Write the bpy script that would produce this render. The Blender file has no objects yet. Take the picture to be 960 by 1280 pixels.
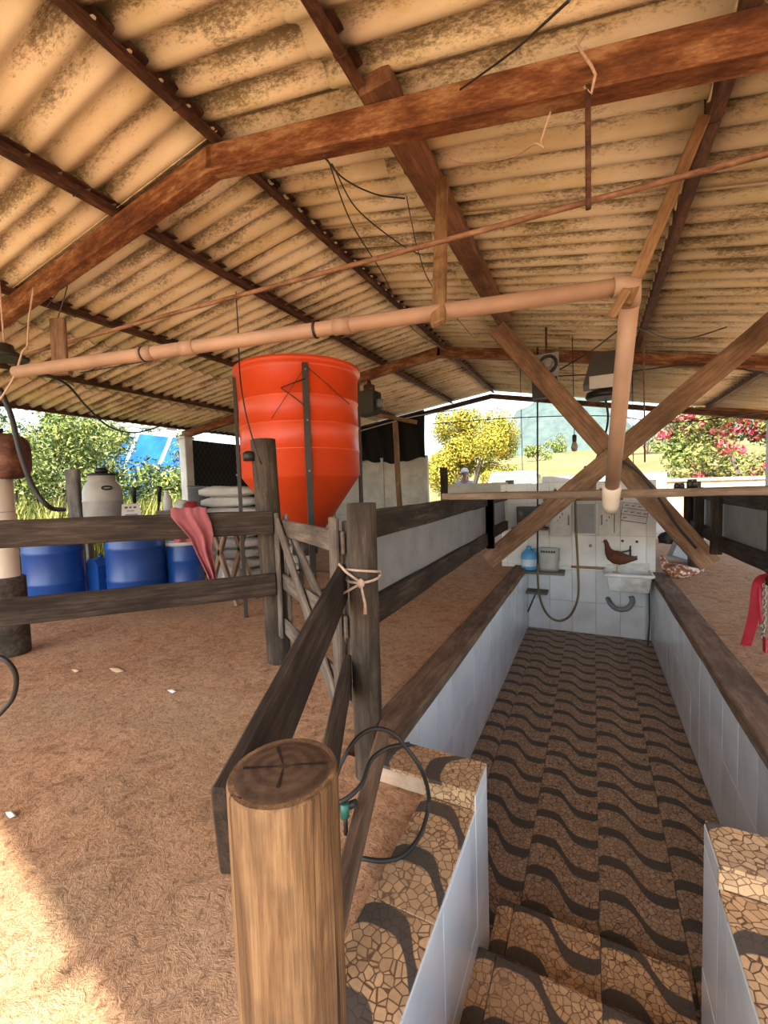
import bpy, bmesh, math, random
from mathutils import Vector, Matrix
random.seed(7)
PI = math.pi
scene = bpy.context.scene
COL = scene.collection
# ------------------------------------------------------------------ camera
# world: X to the right of the pit, Y along the pit, Z up, floor of the shed = 0
F = 525.05
RX, RY = Vector((0.896, 0.002, 0.444)), Vector((0.443, 0.065, -0.894))
RY.normalize(); RX = (RX - RY * RX.dot(RY)).normalized(); RZ = RX.cross(RY)
RM = Matrix((RX, RY, RZ))                      # camera space -> world
CAM = Vector((0, 0, 1.25))
cam = bpy.data.cameras.new('camera'); cam_o = bpy.data.objects.new('camera', cam); COL.objects.link(cam_o)
cam.sensor_fit = 'HORIZONTAL'; cam.sensor_width = 36; cam.lens = F * 36 / 960
cam.clip_start = 0.02; cam.clip_end = 5000
cam_o.matrix_world = Matrix.Translation(CAM) @ RM.to_4x4()
scene.camera = cam_o
# ------------------------------------------------------------------ light
SKY, SUN, EXPO = 0.17, 4.2, 2.05
world = bpy.data.worlds.new('world'); scene.world = world; world.use_nodes = True
wn = world.node_tree.nodes; wl = world.node_tree.links
sky = wn.new('ShaderNodeTexSky'); sky.sky_type = 'NISHITA'; sky.sun_disc = False
sky.sun_elevation = math.radians(48); sky.sun_rotation = math.radians(190); sky.air_density = 1.2; sky.dust_density = 2.0; sky.ozone_density = 1.0
wl.new(sky.outputs[0], wn['Background'].inputs[0]); wn['Background'].inputs[1].default_value = SKY
sun = bpy.data.lights.new('sun', 'SUN'); sun.energy = SUN; sun.angle = math.radians(0.8); sun.color = (1, .93, .82)
sun_o = bpy.data.objects.new('sun', sun); COL.objects.link(sun_o)
sun_o.rotation_euler = Vector((-0.07, 0.82, -1.0)).to_track_quat('-Z', 'Y').to_euler()
sun_o.location = (0, -10, 12)
vs = scene.view_settings
vs.view_transform = 'Standard'; vs.look = 'None'; vs.exposure = EXPO; vs.gamma = 1; vs.use_curve_mapping = False

# ------------------------------------------------------------------ pixel helpers (a pixel is only a direction)
def ray(px, py): return RM @ Vector(((px - 480) / F, -(py - 640) / F, -1.0))
def onx(px, py, x): r = ray(px, py); return CAM + r * ((x - CAM.x) / r.x)
def ony(px, py, y): r = ray(px, py); return CAM + r * ((y - CAM.y) / r.y)
def onz(px, py, z): r = ray(px, py); return CAM + r * ((z - CAM.z) / r.z)
def pd(px, py, d): return CAM + ray(px, py) * d
def hit(px, py, p0, n): r = ray(px, py); return CAM + r * ((Vector(p0) - CAM).dot(n) / r.dot(n))

# ------------------------------------------------------------------ mesh helpers
class MB:
    def __init__(s): s.v = []; s.f = []; s.sm = []
    def add(s, vs, fs, smooth=False):
        b = len(s.v); s.v += [tuple(q) for q in vs]; s.f += [tuple(i + b for i in q) for q in fs]; s.sm += [smooth] * len(fs); return s
    def box(s, x0, x1, y0, y1, z0, z1):
        return s.add([(x, y, z) for x in (x0, x1) for y in (y0, y1) for z in (z0, z1)],
                     [(0, 1, 3, 2), (4, 6, 7, 5), (0, 4, 5, 1), (2, 3, 7, 6), (0, 2, 6, 4), (1, 5, 7, 3)])
    def tube(s, path, r, seg=10, cap=True):
        path = [Vector(p) for p in path]; n = len(path); rs = r if isinstance(r, (list, tuple)) else [r] * n
        t0 = (path[1] - path[0]).normalized(); u = t0.orthogonal().normalized(); vs = []
        for i, p in enumerate(path):
            t = (path[min(i + 1, n - 1)] - path[max(i - 1, 0)]).normalized()
            u = (u - t * u.dot(t)).normalized(); w = t.cross(u)
            vs += [p + (u * math.cos(2 * PI * k / seg) + w * math.sin(2 * PI * k / seg)) * rs[i] for k in range(seg)]
        fs = [(i * seg + k, i * seg + (k + 1) % seg, (i + 1) * seg + (k + 1) % seg, (i + 1) * seg + k) for i in range(n - 1) for k in range(seg)]
        s.add(vs, fs, True)
        if cap:
            b = len(s.v) - len(vs)
            s.f += [tuple(b + k for k in range(seg))[::-1], tuple(b + (n - 1) * seg + k for k in range(seg))]; s.sm += [False, False]
        return s
    def lathe(s, prof, seg=32, c=(0, 0, 0), smooth=True, cap0=True, cap1=True):
        vs = [(c[0] + r * math.cos(2 * PI * k / seg), c[1] + r * math.sin(2 * PI * k / seg), c[2] + z) for r, z in prof for k in range(seg)]
        n = len(prof)
        s.add(vs, [(i * seg + k, i * seg + (k + 1) % seg, (i + 1) * seg + (k + 1) % seg, (i + 1) * seg + k) for i in range(n - 1) for k in range(seg)], smooth)
        b = len(s.v) - len(vs)
        if cap0: s.f.append(tuple(b + k for k in range(seg))[::-1]); s.sm.append(False)
        if cap1: s.f.append(tuple(b + (n - 1) * seg + k for k in range(seg))); s.sm.append(False)
        return s
    def prism(s, poly, y0, y1, ax=1):
        n = len(poly)
        def q(a, b, t): return (a, t, b) if ax == 1 else ((t, a, b) if ax == 0 else (a, b, t))
        vs = [q(a, b, y0) for a, b in poly] + [q(a, b, y1) for a, b in poly]
        return s.add(vs, [tuple(range(n)), tuple(range(2 * n - 1, n - 1, -1))] + [(i, i + n, (i + 1) % n + n, (i + 1) % n) for i in range(n)])
    def mesh(s, name, mat=None, fix=True):
        me = bpy.data.meshes.new(name); me.from_pydata(s.v, [], s.f)
        me.polygons.foreach_set('use_smooth', s.sm)
        if fix:
            bm = bmesh.new(); bm.from_mesh(me); bmesh.ops.recalc_face_normals(bm, faces=bm.faces); bm.to_mesh(me); bm.free()
        if mat: me.materials.append(mat)
        return me
    def build(s, name, mat, parent=None, loc=None, fix=True):
        return put(name, s.mesh(name, mat, fix), parent, Matrix.Translation(loc) if loc is not None else Matrix())

def put(name, me, parent=None, mw=Matrix()):
    o = bpy.data.objects.new(name, me); COL.objects.link(o)
    o.matrix_basis = mw
    if parent is not None:
        o.parent = parent; o.matrix_parent_inverse = WM[parent.name].inverted()
    WM[o.name] = mw
    return o
WM = {}
def tag(o, label, cat, group=None):
    o['label'] = label; o['category'] = cat
    if group: o['group'] = group
    return o
def thing(name, label, cat, loc=(0, 0, 0), group=None):
    o = put(name, None, None, Matrix.Translation(loc)); o.empty_display_size = .1
    return tag(o, label, cat, group)
def struct(o): o['kind'] = 'structure'; return o
def stuff(o): o['kind'] = 'stuff'; return o
def frame(p0, p1, up=(0, 0, 1)):
    p0 = Vector(p0); p1 = Vector(p1); x = (p1 - p0).normalized(); up = Vector(up)
    y = up.cross(x)
    if y.length < 1e-4: y = Vector((0, 1, 0)).cross(x)
    y.normalize(); z = x.cross(y)
    return Matrix((x, y, z)).transposed().to_4x4(), (p1 - p0).length
BEAMS = {}
def beam(name, p0, p1, w, h, mat, parent=None, up=(0, 0, 1), bev=.006, wob=0.0):
    """timber or bar from p0 to p1, w across, h along up; local X runs along it"""
    m, L = frame(p0, p1, up); mid = (Vector(p0) + Vector(p1)) / 2
    bm = bmesh.new(); n = max(1, int(L / .35)) if wob else 1
    bmesh.ops.create_cube(bm, size=1)
    bmesh.ops.scale(bm, vec=(L, w, h), verts=bm.verts)
    if wob:
        ed = [e for e in bm.edges if abs(e.verts[0].co.x - e.verts[1].co.x) > L * .5]
        bmesh.ops.subdivide_edges(bm, edges=ed, cuts=n, use_grid_fill=True)
        rr = random.Random(int(L * 1e4))
        for v in bm.verts:
            v.co.y += rr.uniform(-wob, wob); v.co.z += rr.uniform(-wob, wob)
    if bev: 
        ed = [e for e in bm.edges if e.calc_face_angle(0) > 1.0]
        bmesh.ops.bevel(bm, geom=ed, offset=min(bev, w * .3, h * .3), segments=1, affect='EDGES')
    me = bpy.data.meshes.new(name); bm.to_mesh(me); bm.free(); me.materials.append(mat)
    return put(name, me, parent, Matrix.Translation(mid) @ m)
def wire(name, pts, r, mat, label=None, cat='cable', parent=None, group=None, seg=6, sub=6):
    pts = [Vector(p) for p in pts]; out = []
    P = [pts[0] * 2 - pts[1]] + pts + [pts[-1] * 2 - pts[-2]]
    for i in range(1, len(P) - 2):
        for k in range(sub):
            t = k / sub; a, b, c, d = P[i - 1:i + 3]
            out.append(.5 * ((2 * b) + (c - a) * t + (2 * a - 5 * b + 4 * c - d) * t * t + (3 * b - a - 3 * c + d) * t ** 3))
    out.append(pts[-1])
    o = MB().tube(out, r, seg).build(name, mat, parent)
    if label: tag(o, label, cat, group)
    return o
def log(name, p0, p1, r, mat, parent=None, seg=24, wob=.03, n=14):
    """round timber: a tube with a wavy skin, local X runs along it"""
    m, L = frame(p0, p1); rr = random.Random(int(L * 9999) + int(r * 1e5)); vs = []
    ph = [rr.uniform(0, 6) for _ in range(4)]
    for i in range(n + 1):
        x = L * i / n
        for k in range(seg):
            a = 2 * PI * k / seg
            q = r * (1 + wob * (math.sin(2 * a + ph[0] + x * 1.2) * .6 + math.sin(3 * a + ph[1] - x * 2) * .4 + math.sin(x * 5 + ph[2]) * .3))
            vs.append((x, q * math.cos(a), q * math.sin(a)))
    fs = [(i * seg + k, i * seg + (k + 1) % seg, (i + 1) * seg + (k + 1) % seg, (i + 1) * seg + k) for i in range(n) for k in range(seg)]
    b = MB().add(vs, fs, True)
    # chamfered end caps
    for e, sg in ((0, -1), (n, 1)):
        base = e * seg; rim = [Vector(vs[base + k]) for k in range(seg)]
        c = [(p.x + sg * .004, p.y * .975, p.z * .975) for p in rim]; s0 = len(b.v); b.v += c
        for k in range(seg):
            b.f.append((base + k, base + (k + 1) % seg, s0 + (k + 1) % seg, s0 + k)); b.sm.append(False)
        b.f.append(tuple(s0 + k for k in range(seg))); b.sm.append(False)
    return put(name, b.mesh(name, mat), parent, Matrix.Translation(Vector(p0)) @ m)

# ------------------------------------------------------------------ materials
class NT:
    def __init__(s, name):
        s.m = bpy.data.materials.new(name); s.m.use_nodes = True; s.t = s.m.node_tree; s.b = s.t.nodes['Principled BSDF']
    def n(s, typ, **kw):
        o = s.t.nodes.new(typ)
        for k, v in kw.items():
            if isinstance(k, str) and hasattr(o, k): setattr(o, k, v)
        return o
    def l(s, a, b): s.t.links.new(a, b)
    def co(s, scale=(1, 1, 1), rand=True, world=False):
        tc = s.n('ShaderNodeTexCoord'); mp = s.n('ShaderNodeMapping'); mp.inputs['Scale'].default_value = scale
        if world:
            g = s.n('ShaderNodeNewGeometry'); s.l(g.outputs['Position'], mp.inputs['Vector'])
        else: s.l(tc.outputs['Object'], mp.inputs['Vector'])
        if rand:
            oi = s.n('ShaderNodeObjectInfo'); mu = s.n('ShaderNodeMath', operation='MULTIPLY'); mu.inputs[1].default_value = 37.0
            s.l(oi.outputs['Random'], mu.inputs[0]); cx = s.n('ShaderNodeCombineXYZ')
            for i in range(3): s.l(mu.outputs[0], cx.inputs[i])
            s.l(cx.outputs[0], mp.inputs['Location'])
        return mp.outputs[0]
    def noise(s, v, scale, detail=5, rough=.6, dist=0):
        o = s.n('ShaderNodeTexNoise'); o.inputs['Scale'].default_value = scale; o.inputs['Detail'].default_value = detail
        o.inputs['Roughness'].default_value = rough; o.inputs['Distortion'].default_value = dist; s.l(v, o.inputs['Vector']); return o.outputs['Fac']
    def ramp(s, fac, stops):
        o = s.n('ShaderNodeValToRGB'); e = o.color_ramp.elements
        while len(e) < len(stops): e.new(.5)
        for q, (p, c) in zip(e, stops): q.position = p; q.color = tuple(c) + (1,) if len(c) == 3 else c
        s.l(fac, o.inputs[0]); return o.outputs[0]
    def mix(s, f, a, b, typ='MIX'):
        o = s.n('ShaderNodeMix', data_type='RGBA', blend_type=typ)
        for i, q in ((0, f), (6, a), (7, b)):
            if hasattr(q, 'is_linked') or hasattr(q, 'links'): s.l(q, o.inputs[i])
            else: o.inputs[i].default_value = q if not isinstance(q, tuple) or len(q) == 4 else q + (1,)
        return o.outputs[2]
    def math(s, op, a, b=None, c=None):
        o = s.n('ShaderNodeMath', operation=op)
        for i, q in enumerate((a, b, c)):
            if q is None: continue
            if hasattr(q, 'links'): s.l(q, o.inputs[i])
            else: o.inputs[i].default_value = q
        return o.outputs[0]
    def bump(s, h, strength=.3, dist=.01):
        o = s.n('ShaderNodeBump'); o.inputs['Strength'].default_value = strength; o.inputs['Distance'].default_value = dist
        s.l(h, o.inputs['Height']); s.l(o.outputs[0], s.b.inputs['Normal'])
    def fin(s, col=None, rough=.8, metal=0, spec=None):
        if col is not None:
            if hasattr(col, 'links'): s.l(col, s.b.inputs['Base Color'])
            else: s.b.inputs['Base Color'].default_value = tuple(col) + (1,)
        s.b.inputs['Roughness'].default_value = rough; s.b.inputs['Metallic'].default_value = metal
        if spec is not None: s.b.inputs['Specular IOR Level'].default_value = spec
        return s.m
def plain(name, c, rough=.6, metal=0, var=.25, scale=6, bump=0.0, spec=None, dark=None):
    t = NT(name); v = t.co(); f = t.noise(v, scale)
    d = dark or tuple(x * (1 - var) for x in c)
    col = t.ramp(f, [(.3, d), (.7, c)])
    if bump: t.bump(t.noise(v, scale * 8), bump, .004)
    return t.fin(col, rough, metal, spec)
def wood(name, c1, c2, c3, rough=.85, grain=14, bump=.5, stain=None):
    t = NT(name); v = t.co((1.0, grain, grain)); v2 = t.co((1.5, 3, 3))
    g = t.noise(v, 3.2, 8, .65, .6); st = t.noise(v2, 1.6, 4, .6)
    col = t.ramp(g, [(.28, c1), (.5, c2), (.72, c3)])
    col = t.mix(t.ramp(st, [(.42, (0, 0, 0)), (.68, (.75, .75, .75))]), col, stain or tuple(x * .45 for x in c1))
    fine = t.noise(t.co((4, grain * 5, grain * 5)), 4, 3, .7)
    col = t.mix(.35, col, t.ramp(fine, [(.3, (.25, .25, .25)), (.7, (1.25, 1.25, 1.25))]), 'MULTIPLY')
    t.bump(t.math('ADD', g, t.math('MULTIPLY', fine, .5)), bump, .006)
    return t.fin(col, rough, 0, .25)
M = {}
M['rail_wood'] = wood('weathered_dark_wood', (.022, .016, .011), (.055, .039, .027), (.12, .086, .06))
M['post_wood'] = wood('old_post_wood', (.035, .026, .018), (.08, .06, .043), (.155, .118, .085), grain=9)
M['gate_wood'] = wood('grey_gate_wood', (.09, .07, .055), (.17, .135, .105), (.28, .23, .18))
M['roof_wood'] = wood('brown_roof_timber', (.14, .065, .03), (.23, .11, .055), (.33, .17, .09))
M['brace_wood'] = wood('brown_brace_timber', (.15, .085, .045), (.26, .15, .085), (.36, .23, .14))
M['board_wood'] = wood('pale_plank_wood', (.17, .11, .07), (.28, .19, .125), (.38, .27, .19))
M['curb_wood'] = wood('curb_timber', (.1, .06, .035), (.19, .115, .07), (.28, .18, .11), grain=7)
M['lathe_wood'] = wood('orange_lath_wood', (.2, .1, .04), (.33, .18, .08), (.42, .25, .12))
M['slab_wood'] = wood('grey_slab_wood', (.12, .11, .1), (.22, .2, .18), (.33, .3, .27))
# front post: pale stripped trunk
t = NT('stripped_trunk_wood'); v = t.co((.8, 10, 10)); g = t.noise(v, 3, 8, .65, .8); b = t.noise(t.co((1.6, 2.2, 2.2)), 2.2, 4, .6)
col = t.ramp(g, [(.30, (.075, .038, .016)), (.46, (.19, .105, .045)), (.66, (.30, .185, .088))])
col = t.mix(t.ramp(b, [(.46, (0, 0, 0)), (.62, (.7, .7, .7))]), col, (.085, .052, .03))
fin_ = t.noise(t.co((2, 60, 60)), 3, 4, .7); col = t.mix(.6, col, t.ramp(fin_, [(.3, (.4, .36, .32)), (.62, (1.2, 1.2, 1.2))]), 'MULTIPLY')
ck = t.ramp(t.noise(t.co((.3, 9, 9)), 2.0, 3, .5, .3), [(.485, (0, 0, 0)), (.497, (1, 1, 1)), (.503, (1, 1, 1)), (.515, (0, 0, 0))])
ckm = t.ramp(t.noise(t.co((.5, 3, 3)), 1.4, 2, .5), [(.52, (0, 0, 0)), (.58, (1, 1, 1))])
ck = t.mix(1.0, ck, ckm, 'MULTIPLY')
col = t.mix(ck, col, (.03, .016, .009)); t.bump(t.math('ADD', g, t.math('MULTIPLY', fin_, .6)), .6, .006); M['trunk'] = t.fin(col, .75, 0, .3)
t = NT('cut_trunk_end'); tc = t.n('ShaderNodeTexCoord'); mp = t.n('ShaderNodeMapping'); t.l(tc.outputs['Object'], mp.inputs[0])
wv = t.n('ShaderNodeTexWave', wave_type='RINGS', rings_direction='Z'); wv.inputs['Scale'].default_value = 16; wv.inputs['Distortion'].default_value = 3; t.l(mp.outputs[0], wv.inputs[0])
nn = t.noise(mp.outputs[0], 40)
col = t.mix(.5, t.ramp(wv.outputs['Fac'], [(.2, (.05, .028, .015)), (.8, (.1, .06, .034))]), t.ramp(nn, [(.35, (.045, .025, .014)), (.7, (.14, .085, .05))]))
t.bump(nn, .4, .004); M['trunk_end'] = t.fin(col, .85, 0, .2)
# rusty steel
def rust(name, c1, c2, c3, sx=2.0):
    t = NT(name); v = t.co((sx, 6, 6)); f = t.noise(v, 2.2, 8, .7); g = t.noise(t.co((10, 30, 30)), 3, 4)
    col = t.ramp(f, [(.36, c1), (.5, c2), (.63, c3)]); col = t.mix(.5, col, t.ramp(g, [(.3, (.35, .35, .35)), (.7, (1.3, 1.3, 1.3))]), 'MULTIPLY')
    t.bump(g, .25, .003); return t.fin(col, .72, .0, .35)
M['rust'] = rust('rusty_steel', (.085, .028, .010), (.19, .068, .022), (.36, .19, .085), 1.6)
M['rust_dark'] = rust('dark_rusty_steel', (.028, .013, .008), (.075, .03, .015), (.15, .068, .036))
M['rod'] = rust('rusty_rod', (.11, .045, .022), (.24, .12, .065), (.33, .18, .11))
M['metal_dark'] = plain('dark_metal', (.05, .045, .04), .5, .3)
M['chrome'] = plain('worn_chain_steel', (.35, .32, .29), .4, .8)
# roof sheets: cream fibre cement with dark lichen running along the waves
t = NT('fibre_cement_sheet'); v = t.co((1, 1, 1)); big = t.noise(t.co((.7, 1.6, 1)), 1.3, 3, .55)
oi = t.n('ShaderNodeObjectInfo')
base = t.ramp(big, [(.3, (.62, .50, .30)), (.55, (.74, .64, .43)), (.8, (.80, .72, .54))])
pink = t.mix(t.ramp(t.noise(t.co((1.2, 3.5, 1)), 1.5, 4, .6), [(.45, (0, 0, 0)), (.75, (.6, .6, .6))]), base, (.76, .60, .43))
sep = t.n('ShaderNodeSeparateXYZ'); tc = t.n('ShaderNodeTexCoord'); t.l(tc.outputs['Object'], sep.inputs[0])
wavf = t.math('COSINE', t.math('MULTIPLY', sep.outputs['Y'], 2 * PI / .175))       # +1 crest (seen from below: hollow)
lich = t.noise(t.co((1.0, 3.0, 1)), 1.7, 5, .65); spk = t.noise(t.co((5, 14, 5)), 6.0, 6, .85)
mask = t.math('ADD', t.math('MULTIPLY', lich, 1.05), t.math('MULTIPLY', spk, 1.05))
mask = t.math('ADD', mask, t.math('MULTIPLY', wavf, .10))
mask = t.math('ADD', mask, t.math('MULTIPLY', oi.outputs['Random'], .12))
mk = t.ramp(mask, [(1.13, (0, 0, 0)), (1.2, (.85, .85, .85))]) if False else t.n('ShaderNodeMapRange')
t.l(mask, mk.inputs[0]); mk.inputs[1].default_value = 1.09; mk.inputs[2].default_value = 1.30; mk.inputs[3].default_value = 0; mk.inputs[4].default_value = .82
yel = t.mix(t.ramp(t.noise(t.co((1, 2.2, 1)), 2.6, 4), [(.5, (0, 0, 0)), (.75, (.55, .55, .55))]), pink, (.55, .40, .09))
col = t.mix(mk.outputs[0], yel, (.10, .072, .03))
t.bump(spk, .2, .003); M['sheet'] = t.fin(col, .9, 0, .15)
# rough terracotta concrete
t = NT('rough_red_concrete'); v = t.co((1, 1, 1), False, True)
a = t.noise(v, 1.1, 4, .6); b = t.noise(v, 9, 6, .75, 1.2); c = t.noise(v, 36, 4, .8, 1.2); mu = t.noise(v, .55, 3, .5)
col = t.ramp(b, [(.28, (.21, .11, .055)), (.5, (.45, .25, .132)), (.72, (.56, .34, .19))])
col = t.mix(t.ramp(a, [(.45, (0, 0, 0)), (.7, (.6, .6, .6))]), col, (.48, .34, .21))
col = t.mix(t.ramp(mu, [(.56, (0, 0, 0)), (.75, (.55, .55, .55))]), col, (.17, .12, .06))
col = t.mix(.55, col, t.ramp(c, [(.36, (.22, .2, .18)), (.5, (1, 1, 1)), (.68, (1.3, 1.27, 1.22))]), 'MULTIPLY')
t.bump(t.math('ADD', t.math('MULTIPLY', b, 1.5), c), .8, .014); M['floor'] = t.fin(col, .93, 0, .15)
t = NT('plastered_concrete'); v = t.co((1, 1, 1), False, True); a = t.noise(v, 5, 6, .7)
M['plaster'] = t.fin(t.ramp(a, [(.3, (.33, .21, .13)), (.6, (.55, .42, .30))]), .9); t.bump(a, .4, .006)
M['concrete'] = plain('grey_concrete', (.50, .47, .43), .9, 0, .35, 4, .3)
M['concrete_white'] = plain('whitewashed_concrete', (.62, .59, .53), .9, 0, .35, 3, .3)
# white glazed tile
t = NT('white_wall_tile'); v = t.co((1, 1, 1)); a = t.noise(v, 2.2, 5, .6)
M['tile'] = t.fin(t.ramp(a, [(.3, (.56, .57, .56)), (.55, (.70, .71, .70)), (.8, (.74, .75, .74))]), .22, 0, .5)
M['grout'] = plain('grey_grout', (.26, .26, .25), .9)
# mosaic wave tile: local x 0..0.36 across one wave, y along
def mosaic(name, light, dark, grout, dull):
    t = NT(name); tc = t.n('ShaderNodeTexCoord'); sp = t.n('ShaderNodeSeparateXYZ'); t.l(tc.outputs['Object'], sp.inputs[0])
    u = t.math('DIVIDE', sp.outputs['X'], .36); vv = t.math('DIVIDE', sp.outputs['Y'], .225)
    c_ = t.math('COSINE', t.math('MULTIPLY', t.math('SUBTRACT', u, .205), PI / .59))
    w = t.math('MULTIPLY', c_, t.math('SUBTRACT', 1.5, t.math('MULTIPLY', t.math('MULTIPLY', c_, c_), .5)))
    ph = t.math('SUBTRACT', vv, t.math('MULTIPLY', w, .33))
    dd = t.math('ABSOLUTE', t.math('SUBTRACT', t.math('FRACT', ph), .5))
    th = t.math('ADD', t.math('MULTIPLY', t.math('ABSOLUTE', w), .05), .10)
    edge = t.math('SUBTRACT', dd, th)                    # <0 inside a dark wave
    vc = t.co((1, 1, 1), True)
    def vor(feature):
        o = t.n('ShaderNodeTexVoronoi', feature=feature); o.inputs['Scale'].default_value = 38; t.l(vc, o.inputs['Vector']); return o
    ve = vor('DISTANCE_TO_EDGE'); vf = vor('F1')
    gl = t.n('ShaderNodeMapRange'); t.l(ve.outputs['Distance'], gl.inputs[0]); gl.inputs[1].default_value = .03; gl.inputs[2].default_value = .075
    bw_ = t.n('ShaderNodeRGBToBW'); t.l(vf.outputs['Color'], bw_.inputs[0]); stone = t.mix(.45, light, t.ramp(bw_.outputs[0], [(.2, (.55, .52, .5)), (.8, (1.25, 1.25, 1.25))]), 'MULTIPLY')
    nz = t.noise(vc, 60, 4, .8); stone = t.mix(.45, stone, t.ramp(nz, [(.3, (.55, .52, .5)), (.65, (1.15, 1.15, 1.15))]), 'MULTIPLY')
    lightc = t.mix(gl.outputs[0], grout, stone)
    darkc = t.mix(t.math('ADD', t.math('MULTIPLY', gl.outputs[0], .5), .5), tuple(x * .55 for x in dark), dark)
    sel = t.n('ShaderNodeMapRange'); t.l(edge, sel.inputs[0]); sel.inputs[1].default_value = -.012; sel.inputs[2].default_value = .012
    du = t.noise(t.co((1, 1, 1), False, True), 2.2, 4, .6)
    lightc = t.mix(t.ramp(du, [(.45, (0, 0, 0)), (.75, (.5, .5, .5))]), lightc, dull)
    col = t.mix(sel.outputs[0], darkc, lightc)
    t.bump(gl.outputs[0], .25, .002)
    return t.fin(col, .55, 0, .4)
M['mosaic'] = mosaic('mosaic_wave_tile', (.40, .28, .18), (.07, .06, .05), (.10, .062, .038), (.22, .16, .11))
M['mosaic_warm'] = mosaic('mosaic_step_tile', (.58, .38, .20), (.085, .07, .056), (.12, .06, .03), (.46, .30, .17))
# pipes, plastics
M['pvc'] = plain('dusty_pvc', (.45, .275, .175), .55, 0, .35, 3)
M['pvc_cream'] = plain('cream_pvc', (.68, .56, .43), .45, 0, .15, 4)
M['orange'] = plain('orange_fibreglass', (.72, .065, .010), .36, 0, .2, 2.2)
M['blue'] = plain('blue_plastic', (.012, .075, .33), .35, 0, .35, 3)
M['blue_light'] = plain('light_blue_plastic', (.08, .33, .68), .4, 0, .2, 6)
M['white_pl'] = plain('white_plastic', (.62, .61, .57), .45, 0, .25, 4)
M['keg'] = plain('pale_grey_plastic', (.48, .46, .42), .5, 0, .3, 3)
M['black'] = plain('black_plastic', (.012, .012, .012), .5, 0, .3)
M['black_rubber'] = plain('black_rubber_hose', (.02, .019, .018), .55, 0, .3)
M['grey_pl'] = plain('grey_plastic', (.2, .21, .22), .5, 0, .3)
M['hose'] = plain('olive_hose', (.13, .10, .035), .4, 0, .35)
M['sack'] = plain('woven_sack', (.60, .59, .54), .7, 0, .25, 6, .4)
M['towel'] = plain('faded_pink_towel', (.36, .105, .115), .95, 0, .3, 10, .5)
M['red'] = plain('red_webbing', (.42, .02, .04), .7, 0, .3, 12, .3)
M['rope'] = plain('frayed_pale_rope', (.60, .42, .30), .9, 0, .3, 60, .5)
M['brown_tank'] = rust('rust_brown_tank', (.05, .02, .012), (.12, .045, .025), (.2, .085, .045))
M['galv'] = plain('galvanised_sheet', (.34, .345, .335), .5, .35, .3, 5, .15)
M['paper'] = plain('paper', (.7, .69, .65), .8)
M['ink'] = plain('grey_ink', (.07, .07, .08), .8)
M['blue_ink'] = plain('blue_ink', (.06, .14, .35), .8)
M['cab_white'] = plain('chipped_white_paint', (.60, .60, .56), .5, 0, .3, 8)
M['cab_grey'] = plain('grey_painted_metal', (.30, .31, .31), .5, .1, .25, 6)
M['sink'] = plain('stained_marble_sink', (.62, .60, .56), .35, 0, .4, 9)
M['slate'] = plain('grey_stone_shelf', (.15, .13, .1), .8, 0, .3, 8, .3)
M['glass'] = plain('car_glass', (.06, .09, .08), .08)
M['car'] = plain('white_car_paint', (.62, .62, .62), .25)
M['bulb'] = plain('bulb_glass', (.35, .3, .22), .1)
M['leaf_dry'] = plain('dry_leaf', (.55, .38, .2), .8)
M['tarp'] = plain('blue_tarp', (.015, .11, .42), .85, 0, .5, 1, 0, .1)
M['tarp_pale'] = plain('pale_tarp', (.55, .62, .7), .5)
M['net'] = plain('black_shade_net', (.010, .011, .012), .7)
M['bk_tarp'] = plain('black_plastic_sheet', (.005, .005, .0055), .6, 0, .3, 2, 0, .2)
M['skin'] = plain('skin', (.35, .19, .12), .6)
M['shirt'] = plain('lavender_shirt', (.40, .38, .48), .9)
M['trousers'] = plain('dark_trousers', (.03, .04, .07), .9)
M['cap'] = plain('white_cap', (.65, .65, .65), .8)
M['hen'] = plain('russet_feathers', (.13, .038, .014), .75, 0, .6, 22, .4)
M['hen_pied'] = None
t = NT('pied_hen_feathers'); v = t.co(); a = t.noise(v, 14, 5, .7)
M['hen_pied'] = t.fin(t.ramp(a, [(.35, (.11, .03, .01)), (.52, (.26, .08, .025)), (.57, (.62, .55, .48)), (.7, (.7, .66, .6))]), .75)
M['comb'] = plain('red_comb', (.5, .03, .03), .6)
M['beak'] = plain('yellow_beak', (.5, .32, .1), .5)
def leafmat(name, stops, trans=.25):
    t = NT(name); oi = t.n('ShaderNodeNewGeometry'); v = t.co((1, 1, 1), False, True)
    r = oi.outputs['Random Per Island']
    nz = t.noise(v, .8, 3); f = t.math('ADD', t.math('MULTIPLY', r, .6), t.math('MULTIPLY', nz, .4))
    m = t.fin(t.ramp(f, stops), .7, 0, .2)
    return m
M['leaf_yel'] = leafmat('yellow_autumn_leaves', [(.2, (.13, .16, .02)), (.42, (.27, .26, .03)), (.6, (.40, .32, .04)), (.8, (.44, .24, .03))])
M['leaf_green'] = leafmat('bush_leaves', [(.25, (.05, .085, .018)), (.5, (.15, .19, .04)), (.75, (.30, .31, .09))])
M['leaf_bou'] = leafmat('bougainvillea_leaves', [(.25, (.05, .07, .012)), (.5, (.16, .17, .04)), (.75, (.26, .21, .07))])
M['flower'] = leafmat('pink_bracts', [(.2, (.35, .02, .05)), (.6, (.5, .06, .09)), (.9, (.55, .2, .16))])
M['grass'] = leafmat('tall_grass', [(.25, (.09, .12, .02)), (.5, (.23, .25, .05)), (.75, (.40, .36, .10))])
M['bark'] = plain('grey_bark', (.16, .12, .09), .9, 0, .4, 8, .4)
t = NT('dirt_yard'); v = t.co((1, 1, 1), False, True); a = t.noise(v, .6, 6, .65); b = t.noise(v, 12, 4, .7)
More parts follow.
